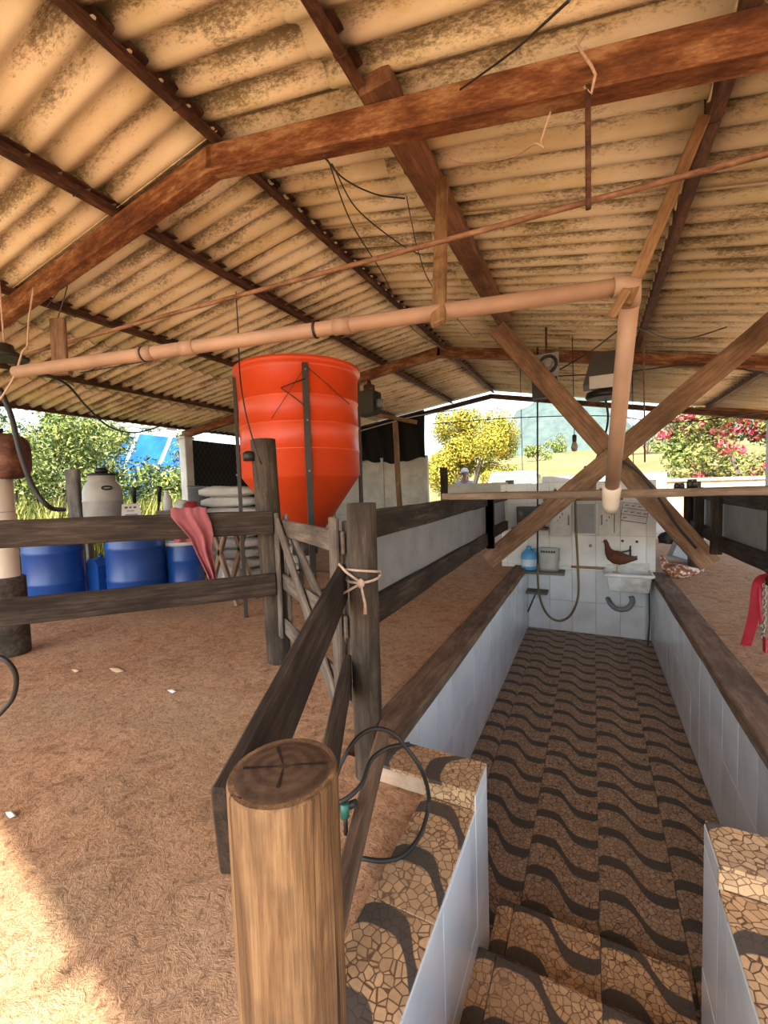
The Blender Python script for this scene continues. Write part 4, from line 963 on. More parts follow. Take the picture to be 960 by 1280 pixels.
# sink
sl, sr_ = .135, .70; sz = W(786, 711).z; sk = thing('sink', 'stained stone wall sink with a thick pale rim, hen standing on it', 'sink', (.42, PE - .2, sz - .25))
yo, yi = PE - .42, PE
mo = MB()
def rect(x0, x1, y0, y1, z): return [(x0, y0, z), (x1, y0, z), (x1, y1, z), (x0, y1, z)]
rings = [rect(sl + .06, sr_ - .06, yo + .06, yi, sz - .24), rect(sl + .03, sr_ - .03, yo + .025, yi, sz - .04), rect(sl, sr_, yo, yi, sz - .04), rect(sl, sr_, yo, yi, sz), rect(sl + .03, sr_ - .03, yo + .035, yi - .02, sz), rect(sl + .07, sr_ - .07, yo + .08, yi - .03, sz - .2)]
mo.add([p for r_ in rings for p in r_], [(0, 3, 2, 1)] + [(i * 4 + k, i * 4 + (k + 1) % 4, (i + 1) * 4 + (k + 1) % 4, (i + 1) * 4 + k) for i in range(5) for k in range(4)] + [(20, 21, 22, 23)])
o = mo.build('basin', M['sink'], sk); md = o.modifiers.new('bevel', 'BEVEL'); md.width = .012; md.segments = 2
MB().add([(sl + .03, PE - .015, sz), (sr_ - .02, PE - .015, sz), (sr_ - .02, PE - .015, sz + .09), (sl + .05, PE - .015, sz + .05), (sl + .03, PE, sz), (sr_ - .02, PE, sz), (sr_ - .02, PE, sz + .09), (sl + .05, PE, sz + .05)], [(0, 1, 2, 3), (4, 5, 6, 7), (3, 2, 6, 7), (0, 4, 7, 3), (1, 5, 6, 2)]).build('splash_back', M['sink'], sk)
# trap pipe below it: grey corrugated curl
a0_ = W(786, 741) + Vector((0, -.12, 0)); pts = [W(788, 742), W(789, 749), W(784, 756), W(776, 758), W(768, 756), W(762, 750)]
pts = [p + Vector((0, -.16, 0)) for p in pts]; pts.append(pts[-1] + Vector((-.02, .14, .02)))
o = wire('trap_pipe', pts, .032, M['grey_pl'], 'grey flexible drain curl hanging on the tiles below the sink', 'pipe', seg=14)
# pipe along the wall at left of the sink
a_, b_ = W(714, 708), W(757, 710); o = MB().tube([a_ + Vector((0, -.025, 0)), b_ + Vector((.0, -.025, 0))], .017, 10).build('water_pipe', M['lathe_wood']); tag(o, 'thin brown water pipe along the tiles leading to the sink', 'pipe')
# tap and screws
for px, py, lb in ((778, 676, 'dark screw head above the sink beside the small tap'), (796, 677, 'dark screw head above the sink, nearer the wall edge'), (738, 682, 'round grey knob on the tiles behind the hen')):
    c = W(px, py); o = MB().tube([c, c + Vector((0, -.03, 0))], .017 if px != 738 else .022, 12).build('wall_fixing', M['rust_dark'] if px != 738 else M['grey_pl']); tag(o, lb, 'fixing')
c = W(787, 688); t_ = thing('tap', 'small dark tap lever on the tiles above the sink', 'tap', c)
MB().tube([c, c + Vector((0, -.1, 0)), c + Vector((0, -.11, -.05))], .013, 10).build('spout', M['metal_dark'], t_)
MB().tube([c + Vector((-.10, -.06, -.02)), c + Vector((.02, -.06, .01))], .008, 8).build('lever', M['metal_dark'], t_); MB().tube([c + Vector((0, -.06, 0)), c + Vector((.005, -.06, .07))], .01, 8).build('stem', M['metal_dark'], t_)
# left shelf with jug and bag
a_ = W(650, 703); b_ = W(703, 707)
o = beam('shelf', (PL + .0, PE - .14, -.02), (b_.x + .04, PE - .14, -.02), .30, .035, M['slate'], wob=.002); tag(o, 'grey stone shelf in the pit corner under the blue jug and the clear bag', 'shelf')
jx = W(662, 700).x; c = Vector((jx + .01, PE - .15, 0)); t_ = thing('jug', 'light blue plastic jug with a handle and cap on the stone shelf', 'jug', c)
MB().lathe([(.095, 0), (.11, .02), (.11, .19), (.10, .24), (.055, .29), (.035, .30)], 24, c).build('body', M['blue_light'], t_)
MB().lathe([(.036, .295), (.036, .34), (0, .345)], 16, c).build('cap', M['blue_light'], t_)
MB().tube([c + Vector((.05, 0, .30)), c + Vector((.11, 0, .30)), c + Vector((.115, 0, .22)), c + Vector((.10, 0, .17))], .014, 8).build('handle', M['blue_light'], t_)
MB().lathe([(.1115, .06), (.1115, .16)], 24, c, cap0=False, cap1=False).build('label_band', M['tarp_pale'], t_)
bx_ = W(687, 700).x; c = Vector((bx_, PE - .16, 0)); t_ = thing('plastic_bag', 'clear crumpled plastic bag with dark print standing on the stone shelf', 'bag', c)
vs = []
for j in range(9):
    for k in range(24):
        a = 2 * PI * k / 24; z = .33 * j / 8; r1 = .13 + .02 * j / 8; r2 = .07 * (1 - .55 * (j / 8) ** 2); n = 1 + .1 * mnoise.noise(Vector((math.cos(a) * 2, math.sin(a) * 2, z * 14)))
        vs.append((r1 * math.cos(a) * n, r2 * math.sin(a) * n, z))
MB().add(vs, [(j * 24 + k, j * 24 + (k + 1) % 24, (j + 1) * 24 + (k + 1) % 24, (j + 1) * 24 + k) for j in range(8) for k in range(24)] + [tuple(range(24))], True).build('film', M['galv'], t_, c)
for k in range(6): MB().box(-.1 + k * .034, -.078 + k * .034, -.004, .0, .262, .292).build('print', M['ink'], t_, c + Vector((0, -.058, 0)))
c = Vector((W(671, 739).x, PE - .11, W(671, 737).z)); t_ = thing('bracket_shelf', 'small dark shelf on a diagonal metal strut below the stone shelf', 'shelf', c)
x0, x1 = PL, W(684, 739).x + .02
MB().box(x0, x1, PE - .24, PE - .001, c.z - .015, c.z + .015).build('board', M['slate'], t_)
MB().tube([(x1 - .16, PE - .12, c.z - .015), (PL + .004, PE - .06, c.z - .33)], .01, 8).build('strut', M['metal_dark'], t_)
# milking hose loop hanging from above
hx0 = ony(671, 600, 6.1); hx1 = ony(719, 600, 6.1)
zb_ = ony(696, 776, 6.1).z
pts = [(ony(672, 455, 6.1).x, 6.1, rz(-.6) - .06)] + [(ony(672, y, 6.1).x, 6.1, ony(672, y, 6.1).z) for y in (520, 600, 660, 705)]
wire('hanging_rod', [pts[0], pts[-1]], .012, M['black_rubber'], 'straight black tube hanging from the roof down to the olive hose loop', 'tube')
loop = [ony(672, 704, 6.1), ony(673, 735, 6.1), ony(678, 757, 6.1), ony(687, 771, 6.1), ony(699, 776, 6.1), ony(711, 771, 6.1), ony(719, 758, 6.1), ony(723, 740, 6.1), ony(722, 700, 6.1), ony(720, 660, 6.1), ony(719, 628, 6.1)]
loop.append(Vector((loop[-1].x, PE - .05, loop[-1].z + .05)))
wire('hose', loop, .015, M['hose'], 'olive hose hanging in a long loop in front of the tiled wall', 'hose', seg=10)
# thin cable at the sink's right and a skirting pipe
wire('cable', [W(822, 715) + Vector((-.10, -.05, 0)), W(819, 750) + Vector((-.07, -.05, 0)), W(816, 780) + Vector((-.05, -.1, 0)), W(806, 806) + Vector((-.0, -.25, 0)), W(800, 812) + Vector((0, -.35, .0))], .009, M['black_rubber'], 'thin black cable hanging in the pit corner right of the sink', 'cable')
o = MB().tube([(PR - .06, PE - .03, PZ + .02), (PR - .06, PE - .03, sz - .2)], .014, 10).build('water_pipe', M['white_pl']); tag(o, 'thin white pipe rising in the pit corner below the sink', 'pipe')
# dark appliance left of the cabinets
c = Vector((W(668, 655).x, PE - .1, W(668, 658).z)); t_ = thing('control_box', 'dark metal control box with pale trim left of the white cabinet', 'box', c)
MB().box(-.22, .16, -.1, .1, 0, .30).build('case', M['metal_dark'], t_, c); MB().box(-.2, .1, -.108, -.1, .03, .07).build('trim', M['chrome'], t_, c)
MB().box(-.2, .1, -.108, -.1, .18, .25).build('window', M['glass'], t_, c); MB().lathe([(.03, 0), (.03, .03), (0, .03)], 14, c + Vector((.1, -.05, .30))).build('knob', M['black'], t_)
o = beam('shelf', (c.x - .3, PE - .1, c.z - .02), (c.x + .2, PE - .1, c.z - .02), .2, .03, M['slate']); tag(o, 'dark narrow shelf under the control box', 'shelf')

# ================================================================== HENS
def skin_body(name, verts, edges, mat, parent, root=0, sub=2):
    me = bpy.data.meshes.new(name); me.from_pydata([v[0] for v in verts], edges, []); me.materials.append(mat)
    o = put(name, me, parent, Matrix.Translation(parent.location) @ parent.get('_r', Matrix()) if False else WM[parent.name].copy())
    sk_ = o.modifiers.new('skin', 'SKIN'); sk_.use_smooth_shade = True
    for i, v in enumerate(verts): r = v[1] if isinstance(v[1], tuple) else (v[1], v[1]); me.skin_vertices[0].data[i].radius = r; me.skin_vertices[0].data[i].use_root = (i == root)
    sb = o.modifiers.new('sub', 'SUBSURF'); sb.levels = sub; sb.render_levels = sub
    return o
def hen(label, loc, rot, mat, stand=True, pied=False):
    c = Vector(loc); t_ = thing('hen', label, 'hen', c)
    mw = Matrix.Translation(c) @ Matrix.Rotation(rot, 4, 'Z'); WM[t_.name] = mw if False else WM[t_.name]
    z = .19 if stand else .085
    if stand: V = [((-.01, 0, z + .01), (.085, .098)), ((-.085, 0, z - .005), (.066, .075)), ((-.15, 0, z - .005), (.036, .046)), ((-.2, 0, z), (.014, .03)), ((.055, 0, z + .045), (.066, .074)), ((.085, 0, z + .11), (.038, .042)), ((.1, 0, z + .165), (.028, .03)), ((.115, 0, z + .205), (.026, .03)), ((.135, 0, z + .208), (.018, .02))]
    else: V = [((-.02, 0, z), (.10, .075)), ((-.12, 0, z + .0), (.075, .06)), ((-.2, 0, z + .02), (.035, .035)), ((-.25, 0, z + .03), (.012, .03)), ((.07, 0, z + .02), (.08, .065)), ((.12, 0, z + .07), (.042, .045)), ((.135, 0, z + .12), (.028, .03)), ((.145, 0, z + .16), (.026, .029)), ((.168, 0, z + .16), (.016, .018))]
    E_ = [(0, 1), (1, 2), (2, 3), (0, 4), (4, 5), (5, 6), (6, 7), (7, 8)]
    # one continuous lofted body from tail tip to brow
    if stand: SP_ = [(-.235, .205, .004, .016), (-.20, .198, .014, .03), (-.15, .192, .036, .046), (-.10, .186, .062, .068), (-.04, .188, .080, .088), (.01, .202, .083, .092), (.055, .228, .070, .078), (.085, .268, .048, .054), (.1, .308, .034, .038), (.108, .348, .026, .029), (.115, .378, .025, .027), (.125, .398, .026, .025), (.14, .412, .018, .016), (.148, .418, .004, .004)]
    else: SP_ = [(-.28, .125, .004, .016), (-.24, .115, .018, .03), (-.18, .10, .05, .05), (-.12, .09, .085, .075), (-.05, .088, .105, .088), (.02, .092, .105, .09), (.07, .105, .085, .078), (.105, .135, .055, .058), (.122, .172, .038, .042), (.13, .205, .029, .032), (.138, .23, .028, .028), (.15, .246, .028, .026), (.165, .258, .018, .016), (.172, .264, .004, .004)]
    lv = []; n_ = len(SP_); sg_ = 20
    for i, (x_, z_, ry, rz__) in enumerate(SP_):
        p0, p1 = SP_[max(0, i - 1)], SP_[min(n_ - 1, i + 1)]; tx, tz = p1[0] - p0[0], p1[1] - p0[1]; l_ = math.hypot(tx, tz); tx, tz = tx / l_, tz / l_
        for k in range(sg_):
            a = 2 * PI * k / sg_; d_ = rz__ * math.sin(a); lv.append((x_ - tz * d_, ry * math.cos(a), z_ + tx * d_))
    lf = [(i * sg_ + k, i * sg_ + (k + 1) % sg_, (i + 1) * sg_ + (k + 1) % sg_, (i + 1) * sg_ + k) for i in range(n_ - 1) for k in range(sg_)] + [tuple(range(sg_)), tuple((n_ - 1) * sg_ + k for k in range(sg_))]
    o = put('body', MB().add(lv, lf, True).mesh('body', mat), t_, mw)
    V[7] = ((.125, 0, .393) if stand else (.15, 0, .243), 0)
    h = Vector(V[7][0]); 
    def part(n, m_, mt): q_ = put(n, m_.mesh(n, M[mt]), t_, mw)
    part('beak', MB().tube([h + Vector((.03, 0, .004)), h + Vector((.055, 0, -.006))], [.008, .001], 8), 'beak')
    part('comb', MB().prism([(h.x - .02, h.z + .02), (h.x - .015, h.z + .04), (h.x - .005, h.z + .03), (h.x + .005, h.z + .043), (h.x + .013, h.z + .03), (h.x + .022, h.z + .036), (h.x + .024, h.z + .015)], -.003, .003), 'comb')
    for s in (-1, 1):
        part('eye', MB().lathe([(.001, -.004), (.004, 0), (.001, .004)], 8, h + Vector((.015, s * .022, .006))), 'black')
        wy = .074 if stand else .094; wz = z + (.012 if stand else .012); ws = []
        for j in range(9):
            ph = -PI / 2 + PI * j / 8
            for k in range(16):
                th = 2 * PI * k / 16; x_ = math.cos(ph) * math.cos(th)
                ws.append((-.035 + .095 * x_, s * wy + .020 * math.sin(ph) * s, wz + (.045 + .012 * x_) * math.cos(ph) * math.sin(th) + .03 * x_))
        put('wing', MB().add(ws, [(j * 16 + k, j * 16 + (k + 1) % 16, (j + 1) * 16 + (k + 1) % 16, (j + 1) * 16 + k) for j in range(8) for k in range(16)], True).mesh('wing', mat), t_, mw)
        if stand:
            part('leg', MB().tube([(-.01, s * .03, z - .05), (-.015, s * .03, z - .09), (.0, s * .03, .01)], [.02, .009, .007], 8).tube([(0, s * .03, .008), (.045, s * .04, .004)], .005, 6).tube([(0, s * .03, .008), (.04, s * .015, .004)], .005, 6).tube([(0, s * .03, .008), (-.025, s * .03, .004)], .005, 6), 'beak')
    for k in range(4): part('tail_feather', MB().prism([(V[2][0][0], V[2][0][2] - .02), (V[3][0][0] - .03, V[3][0][2] - .015 + .01 * k), (V[3][0][0] - .035, V[3][0][2] + .01 + .012 * k), (V[2][0][0], V[2][0][2] + .03)], -.016 + .008 * k, -.010 + .008 * k), 'ink' if stand else 'sack')
    return t_
hen('dark russet hen standing upright on the rim of the sink', (W(767, 716).x + .02, PE - .30, sz - .002), PI * .97, M['hen'])
c = onz(845, 722, .0); hen('brown and white hen lying on the floor beside the timber curb', (c.x, c.y, -.005), PI * .95, M['hen_pied'], False)

# ================================================================== RIGHT PLATFORM
# tipped grey box with light blue label
c = onz(858, 705, .0) + Vector((0, .1, .16)); t_ = thing('plastic_box', 'grey plastic box with a pale blue side, tipped over by the short rail panel', 'box', c)
mw = Matrix.Translation(c) @ Matrix.Rotation(.35, 4, 'Y') @ Matrix.Rotation(-.25, 4, 'Z')
put('body', MB().add([(-.18, -.14, -.13), (.22, -.12, -.11), (.22, .12, -.11), (-.18, .14, -.13), (-.18, -.14, .13), (.22, -.12, .11), (.22, .12, .11), (-.18, .14, .13)], [(0, 1, 5, 4), (1, 2, 6, 5), (2, 3, 7, 6), (0, 3, 2, 1), (4, 5, 6, 7)]).mesh('body', M['grey_pl']), t_, mw)
put('label', MB().add([(-.12, -.139, -.09), (.18, -.124, -.08), (.18, -.1235, .08), (-.12, -.1385, .09)], [(0, 1, 2, 3)]).mesh('label', M['tarp_pale']), t_, Matrix.Translation((0, -.004, 0)) @ mw)
c2 = c + Vector((-.18, .08, .12)); rag('plastic_sack', c2, .16, .1, .14, 'metal_dark', 'crumpled dark plastic sack behind the tipped grey box', 13, 'sack')
# red strap and chain hanging at the right rail
sx = 1.02
def SP(px, py, dx=0): p = onx(px, py, sx + dx); return p
t_ = thing('red_strap', 'wide red webbing strap hanging in a bend from the right rail', 'strap', SP(945, 715))
cen = [(958, 716), (950, 722), (946, 735), (945, 755), (941, 775), (935, 797), (929, 816), (925, 828)]
up_ = [SP(*p) for p in cen]; vs = []
wv = Vector((.9, -.25, .2)).normalized() * .036
for p in up_: vs += [p - wv, p + wv]
o = MB().add(vs, [(2 * i, 2 * i + 1, 2 * i + 3, 2 * i + 2) for i in range(len(cen) - 1)], True).build('webbing', M['red'], t_); md = o.modifiers.new('s', 'SOLIDIFY'); md.thickness = .006; md = o.modifiers.new('b', 'SUBSURF'); md.levels = 2; md.render_levels = 2
t_.location = SP(958, 716); WM[t_.name] = Matrix.Translation(t_.location); o.matrix_parent_inverse = WM[t_.name].inverted()
MB().tube([SP(958, 714), SP(985, 706, .02), SP(1010, 690, .1)], .012, 8).build('cord', M['red'], t_)
ch = thing('chain', 'steel chain with a short red tag hanging beside the red webbing strap', 'chain', SP(955, 722))
for k in range(14):
    p = SP(956 - .12 * k, 722 + k * 5.2, .03); a = k * PI / 2; ux = Vector((math.cos(a), math.sin(a), 0)); r1, r2 = .011, .019
    MB().tube([p + ux * r1 * math.cos(q * PI / 6) + Vector((0, 0, r2 * math.sin(q * PI / 6))) for q in range(13)], .0035, 6, False).build('link', M['chrome'], ch)
for px, py in ((951, 782), (953, 796)):
    p = SP(px, py, .02); MB().tube([p + Vector((0, .02 * math.cos(q * PI / 8), .02 * math.sin(q * PI / 8))) for q in range(17)], .004, 6, False).build('ring', M['chrome'], ch)
p = SP(956, 806, .02); MB().box(-.004, .004, -.026, .026, -.05, .05).build('tag', M['red'], ch, p)
MB().tube([SP(949, 722, .01), SP(950, 750, .01), SP(951, 780, .01)], .009, 8).build('red_cord', M['red'], ch)
# little bottles standing on the plank
for k, px in enumerate((846, 852, 862, 868)):
    c = ony(px, 606, 3.2); c.z = 1.19; h = .035 + .02 * (k > 1); t_ = thing('vial', ('squat dark vial on the plank nearest the cross brace', 'squat dark vial next in the row on the plank', 'tall dark vial on the plank in front of the bougainvillea', 'tall dark vial ending the row on the plank')[k], 'vial', c, 'small vials on the plank')
    MB().lathe([(.016, 0), (.016, h * .7), (.01, h * .8)], 12, c).build('body', M['black'], t_); MB().lathe([(.012, h * .78), (.012, h), (0, h)], 12, c).build('cap', M['metal_dark'], t_)

# ================================================================== HOSE LOOP BY THE STAIRS, LEFT HOSE
hs = [pd(486, 1072 + 2, 1.36), pd(455, 1073, 1.33)]
loop = [onz(452, 1073, .03), onz(480, 1076, .03), onz(505, 1068, .035), onz(527, 1040, .05), onz(536, 1000, .10), pd(528, 965, 1.45), pd(508, 935, 1.45), pd(490, 916, 1.45), pd(468, 911, 1.46), pd(446, 923, 1.45), pd(426, 955, 1.42), pd(416, 990, 1.36), pd(417, 1003, 1.33), pd(432, 999, 1.33), pd(452, 980, 1.36), pd(464, 950, 1.42), pd(485, 935, 1.45), pd(512, 930, 1.47)]
wire('hose', loop, .0075, M['black_rubber'], 'thin black hose coiled in a loop round the low rail at the stair top', 'hose', seg=10)
c = pd(433, 1010, 1.34); t_ = thing('hose_clamp', 'green and black hose coupling hanging on the low rail inside the hose loop', 'coupling', c)
MB().tube([c + Vector((-.03, 0, -.015)), c + Vector((.03, .01, .02))], .012, 10).build('coupling', M['black'], t_); MB().tube([c + Vector((0, -.01, -.02)), c + Vector((.0, -.01, .025))], .015, 10).build('valve', plain('green_valve', (.03, .16, .12), .4), t_)
MB().tube([c + Vector((-.005, 0, -.02)), c + Vector((-.005, .0, -.09))], .007, 8).build('tail', M['black_rubber'], t_)
wire('hose', [pd(0, 486, 2.9), pd(14, 520, 2.9), pd(26, 568, 2.9), pd(42, 610, 2.95), pd(62, 634, 3.0), pd(80, 637, 3.3)], .017, M['black_rubber'], 'thick black hose hanging in a curve from the roof towards the workbench', 'hose', seg=10)
wire('hose', [pd(-12, 818, 2.0), pd(8, 826, 2.0), pd(20, 845, 2.02), pd(17, 870, 2.05), pd(4, 888, 2.05), pd(-14, 905, 2.05)], .011, M['black_rubber'], 'bent black hose end below the lower dark rail', 'hose', seg=10)

# ================================================================== WIRES, LAMPS, BOXES UNDER THE ROOF
def RP(px, py, dz=.0):       # a point under the roof sheets
    r = ray(px, py); s = -SLR; t = (RZ0 - s * RXX - CAM.z - dz) / (r.z - s * r.x); p = CAM + r * t
    if p.x < RXX: t = (RZ0 - SLL * RXX - CAM.z - dz) / (r.z - SLL * r.x); p = CAM + r * t
    return p
bk_ = M['black_rubber']
wire('cable', [ony(410, 200, 1.95), pd(440, 280, 2.6), pd(480, 345, 3.3), pd(515, 410, 4.2), RP(560, 440, .1)], .004, bk_, 'thin black wire trailing back from the thick rusty beam to the second beam', 'cable')
wire('cable', [ony(405, 196, 1.95), pd(432, 225, 2.6), pd(470, 243, 2.9), RP(506, 248, .06)], .005, bk_, 'short black wire from the thick rusty beam to the roof timber', 'cable')
wire('cable', [ony(415, 205, 1.95), pd(445, 260, 2.5), pd(490, 298, 2.8), pd(512, 312, 2.9), pd(525, 318, 2.85)], .004, bk_, 'thin wire drooping from the thick rusty beam to a small clip on the rod', 'cable')
wire('cable', [RP(508, 245, .05), pd(515, 280, 2.9), pd(524, 318, 2.9), pd(545, 365, 3.2), RP(590, 420, .08)], .0035, bk_, 'thin slack wire under the roof timber near the lath', 'cable')
wire('cable', [ony(688, 140, 1.94), ony(676, 178, 1.94), ony(680, 185, 1.93), ony(668, 180, 1.95), ony(640, 196, 2.2), RP(590, 205, .05), RP(562, 200, .03)], .0045, M['rope'], 'twisted pale wire knotted under the thick rusty beam', 'cable')
wire('cable', [ony(712, 0, 1.2), ony(640, 65, 1.7), ony(575, 112, 1.95)], .004, bk_, 'thin dark wire running over the thick rusty beam from the near roof', 'cable')
wire('cable', [pd(700, 462, 5.2), pd(740, 438, 4.5), pd(778, 410, 3.0), pd(800, 412, 2.6), pd(835, 424, 3.0), pd(870, 421, 3.6), RP(908, 409, .02)], .008, bk_, 'thick black cable looping past the leaning pipe under the roof', 'cable')
wire('cable', [pd(36, 466, 3.2), pd(80, 478, 3.4), pd(110, 510, 4.2), pd(140, 535, 5.0), pd(175, 540, 6.0), pd(215, 527, 7.6)], .010, bk_, 'thick black cable sagging along the grass-side eave', 'cable')
wire('cable', [RP(295, 365, .05), pd(298, 420, 3.3), pd(300, 470, 3.0), pd(308, 520, 2.9), pd(322, 568, 2.85), pd(327, 580, 2.9)], .005, bk_, 'thin black wire hanging from a purlin to the socket on the tall post', 'cable')
c = Vector((PLF.x - .06, PLF.y, 1.50)); ax = Vector((CAM.x - c.x, CAM.y - c.y, 0)).normalized(); sd = Vector((-ax.y, ax.x, 0))
o = MB().lathe([(.04, -.03), (.045, 0), (.04, .03), (.02, .04)], 14).build('plug_socket', M['black'], None, c - sd * .10 + ax * .04 ); tag(o, 'round black socket with wire fixed to the tall post by the silo', 'socket')
wire('cable', [pd(100, 466, 3.3), pd(180, 452, 3.4), pd(240, 440, 3.4), pd(300, 425, 3.2), pd(350, 416, 3.0)], .004, bk_, 'thin wire strung just below the plastic pipe near the silo', 'cable')
wire('cable', [ony(538, 530, 9.5), ony(650, 522, 9.5), ony(760, 520, 9.5), ony(840, 528, 9.5), ony(960, 515, 9.5)], .010, bk_, 'taut dark wire strung across the open gable end', 'cable')
wire('cable', [pd(445, 490 + 50, 7.5), pd(520, 520, 8.5), ony(575, 512, 10.1)], .012, M['galv'], 'pale wire from the plastic sheet out over the gable opening', 'cable')
wire('cable', [ony(660, 470, 6.3), ony(700, 470, 6.2), ony(780, 465, 6.2), ony(880, 455, 6.3), ony(960, 468, 6.4)], .008, bk_, 'long dark cable strung below the second roof beam', 'cable')
wire('cable', [ony(755, 490, 6.0), ony(760, 520, 6.0), ony(756, 545, 5.8), ony(745, 575, 5.4), ony(742, 585, 5.1)], .013, bk_, 'black cable dropping from the white-bottomed motor to the cross brace', 'cable')
wire('cable', [ony(771, 572, 4.92), ony(800, 592, 4.92), ony(822, 620, 4.92), ony(845, 655, 4.92), ony(870, 685, 4.92)], .012, bk_, 'black cables running down the lower right plank of the cross brace', 'cable')
for px, y, lb in ((650, 6.6, 'thin cord hanging straight near the yellow tree side of the gable'), (804, 5.6, 'thin brown rod hanging right of the leaning pipe'), (790, 6.6, 'thin cord hanging just right of the leaning pipe')):
    a_ = ony(px, 470, y); o = MB().tube([(a_.x, y, rz(a_.x) + .05), (a_.x + .02, y, 1.45)], .009 if px == 804 else .005, 6).build('cord', M['rod'] if px == 804 else bk_); tag(o, lb, 'cord')
# bulb
c = ony(718, 548, 6.0); t_ = thing('light_bulb', 'unlit bulb in a black socket hanging on a wire in front of the hills', 'bulb', c)
MB().lathe([(.0, -.17), (.03, -.16), (.042, -.12), (.036, -.08), (.02, -.04)], 18, c).build('glass', M['bulb'], t_); MB().lathe([(.022, -.045), (.026, -.03), (.026, .04), (.012, .05)], 14, c).build('socket', M['black'], t_)
MB().tube([c + Vector((0, 0, .04)), Vector((c.x - .02, c.y, rz(c.x) + .06))], .005, 6).build('flex', bk_, t_)
# motor box with white underside
c = ony(756, 468, 5.9); t_ = thing('motor_box', 'dark motor box with a white underside hung below the second roof beam', 'motor', c)
MB().prism([(-.24, -.14), (.24, -.14), (.2, .22), (-.14, .22)], -.2, .2).build('housing', M['metal_dark'], t_, c)
MB().box(-.17, .2, -.215, -.1, -.2, -.05).build('lamp_panel', M['white_pl'], t_, c)
MB().lathe([(.2, -.30), (.22, -.27), (.2, -.22), (.1, -.2)], 24, c + Vector((0, -.05, 0))).build('bowl', M['black'], t_)
for s in (-.12, .12): MB().tube([c + Vector((s, 0, .22)), Vector((c.x + s, c.y + .3, rz(c.x + s) - .1))], .012, 8).build('strap', M['rust_dark'], t_)
# open fan / coil unit behind the brace
c = ony(683, 470, 5.5); t_ = thing('fan_unit', 'pale plate with a round dark fan above a black box, behind the cross brace', 'fan', c)
MB().box(-.12, .14, -.02, .02, -.02, .26).build('plate', M['cab_grey'], t_, c)
MB().tube([c + Vector((.02 + .095 * math.cos(k * PI / 12), -.03, .13 + .095 * math.sin(k * PI / 12))) for k in range(25)], .018, 8, False).build('fan_ring', M['black'], t_)
MB().tube([c + Vector((.02, -.05, .13)), c + Vector((.02, .0, .13))], .04, 14).build('hub', M['chrome'], t_)
for k in range(5): a = k * 2 * PI / 5; MB().prism([(.02 + .03 * math.cos(a), .13 + .03 * math.sin(a)), (.02 + .085 * math.cos(a + .25), .13 + .085 * math.sin(a + .25)), (.02 + .085 * math.cos(a + .8), .13 + .085 * math.sin(a + .8))], -.03, -.024).build('blade', M['grey_pl'], t_, c)
MB().box(-.16, .12, -.06, .08, -.26, -.03).build('lower_box', M['black'], t_, c)
MB().tube([c + Vector((0, 0, .26)), Vector((c.x, c.y, rz(c.x) - .0))], .012, 8).build('hanger', M['rust_dark'], t_)
# dark pulley cap at far left under the roof
c = pd(6, 440, 3.0); t_ = thing('pulley', 'black pulley cap hanging by wires at the left end of the plastic pipe', 'pulley', c)
MB().lathe([(.13, -.05), (.14, -.035), (.06, .01), (.05, .05), (.02, .06)], 24, c).build('cap', M['black'], t_); MB().tube([c + Vector((0, 0, .05)), Vector((c.x, c.y, rz(c.x) - .02))], .006, 6).build('wire', M['rope'], t_)
wire('cable', [pd(42, 360, 2.9), pd(36, 400, 2.85), pd(34, 432, 2.8), pd(28, 440, 2.78), pd(18, 470, 2.8), pd(0, 500, 2.85)], .006, M['rope'], 'twisted brown wire loop hanging from the thick rusty beam near the pipe end', 'cable')
# floor litter
for i, (px, py, sx_, lb) in enumerate(((147, 837, .09, 'dry pale leaf lying on the red floor in front of the left fence'), (95, 838, .05, 'small curled leaf on the red floor below the lower dark rail'), (215, 864, .04, 'white scrap of paper on the red floor'), (14, 1018, .035, 'dirty white scrap on the red floor near the sunlit patch'))):
    c = onz(px, py, .006); a = random.uniform(0, 3)
    pl = [(sx_ * math.cos(q * PI / 5) , sx_ * .3 * math.sin(q * PI / 5), .006 * math.cos(q * 2)) for q in range(10)]
    o = MB().add(pl + [(0, 0, .012)], [(q, (q + 1) % 10, 10) for q in range(10)], True).build('litter', M['leaf_dry'] if i < 2 else M['paper'], None, c); tag(o, lb, 'litter'); o.modifiers.new('s', 'SOLIDIFY').thickness = .002

# ================================================================== OUTSIDE
def leaves(n, fn, size, seed, cup=.2):
    """n folded leaf quads placed by fn(rng) -> (pos, normal)"""
    rr = random.Random(seed); m = MB(); V_, F_ = m.v, m.f
    for _ in range(n):
        p, nn_ = fn(rr); nn_ = (nn_ + Vector((rr.uniform(-.8, .8), rr.uniform(-.8, .8), rr.uniform(-.5, .9)))).normalized()
        u = nn_.orthogonal().normalized(); u.rotate(Matrix.Rotation(rr.uniform(0, 6.3), 3, nn_)); w = nn_.cross(u); s = size * rr.uniform(.6, 1.3); b = len(V_)
        V_ += [tuple(p - u * s), tuple(p + w * s * .5 + nn_ * s * cup), tuple(p + u * s), tuple(p - w * s * .5 + nn_ * s * cup)]; F_ += [(b, b + 1, b + 2), (b, b + 2, b + 3)]; m.sm += [False, False]
    return m
def blobfn(blobs):
    tot = [b[1] ** 2 for b in blobs]
    def fn(rr):
        b = rr.choices(blobs, tot)[0]; d = Vector((rr.gauss(0, 1), rr.gauss(0, 1), rr.gauss(0, 1))).normalized(); return Vector(b[0]) + d * b[1] * (rr.random() ** .35) * Vector((1, 1, .9)).length / 1.68, d
    return fn
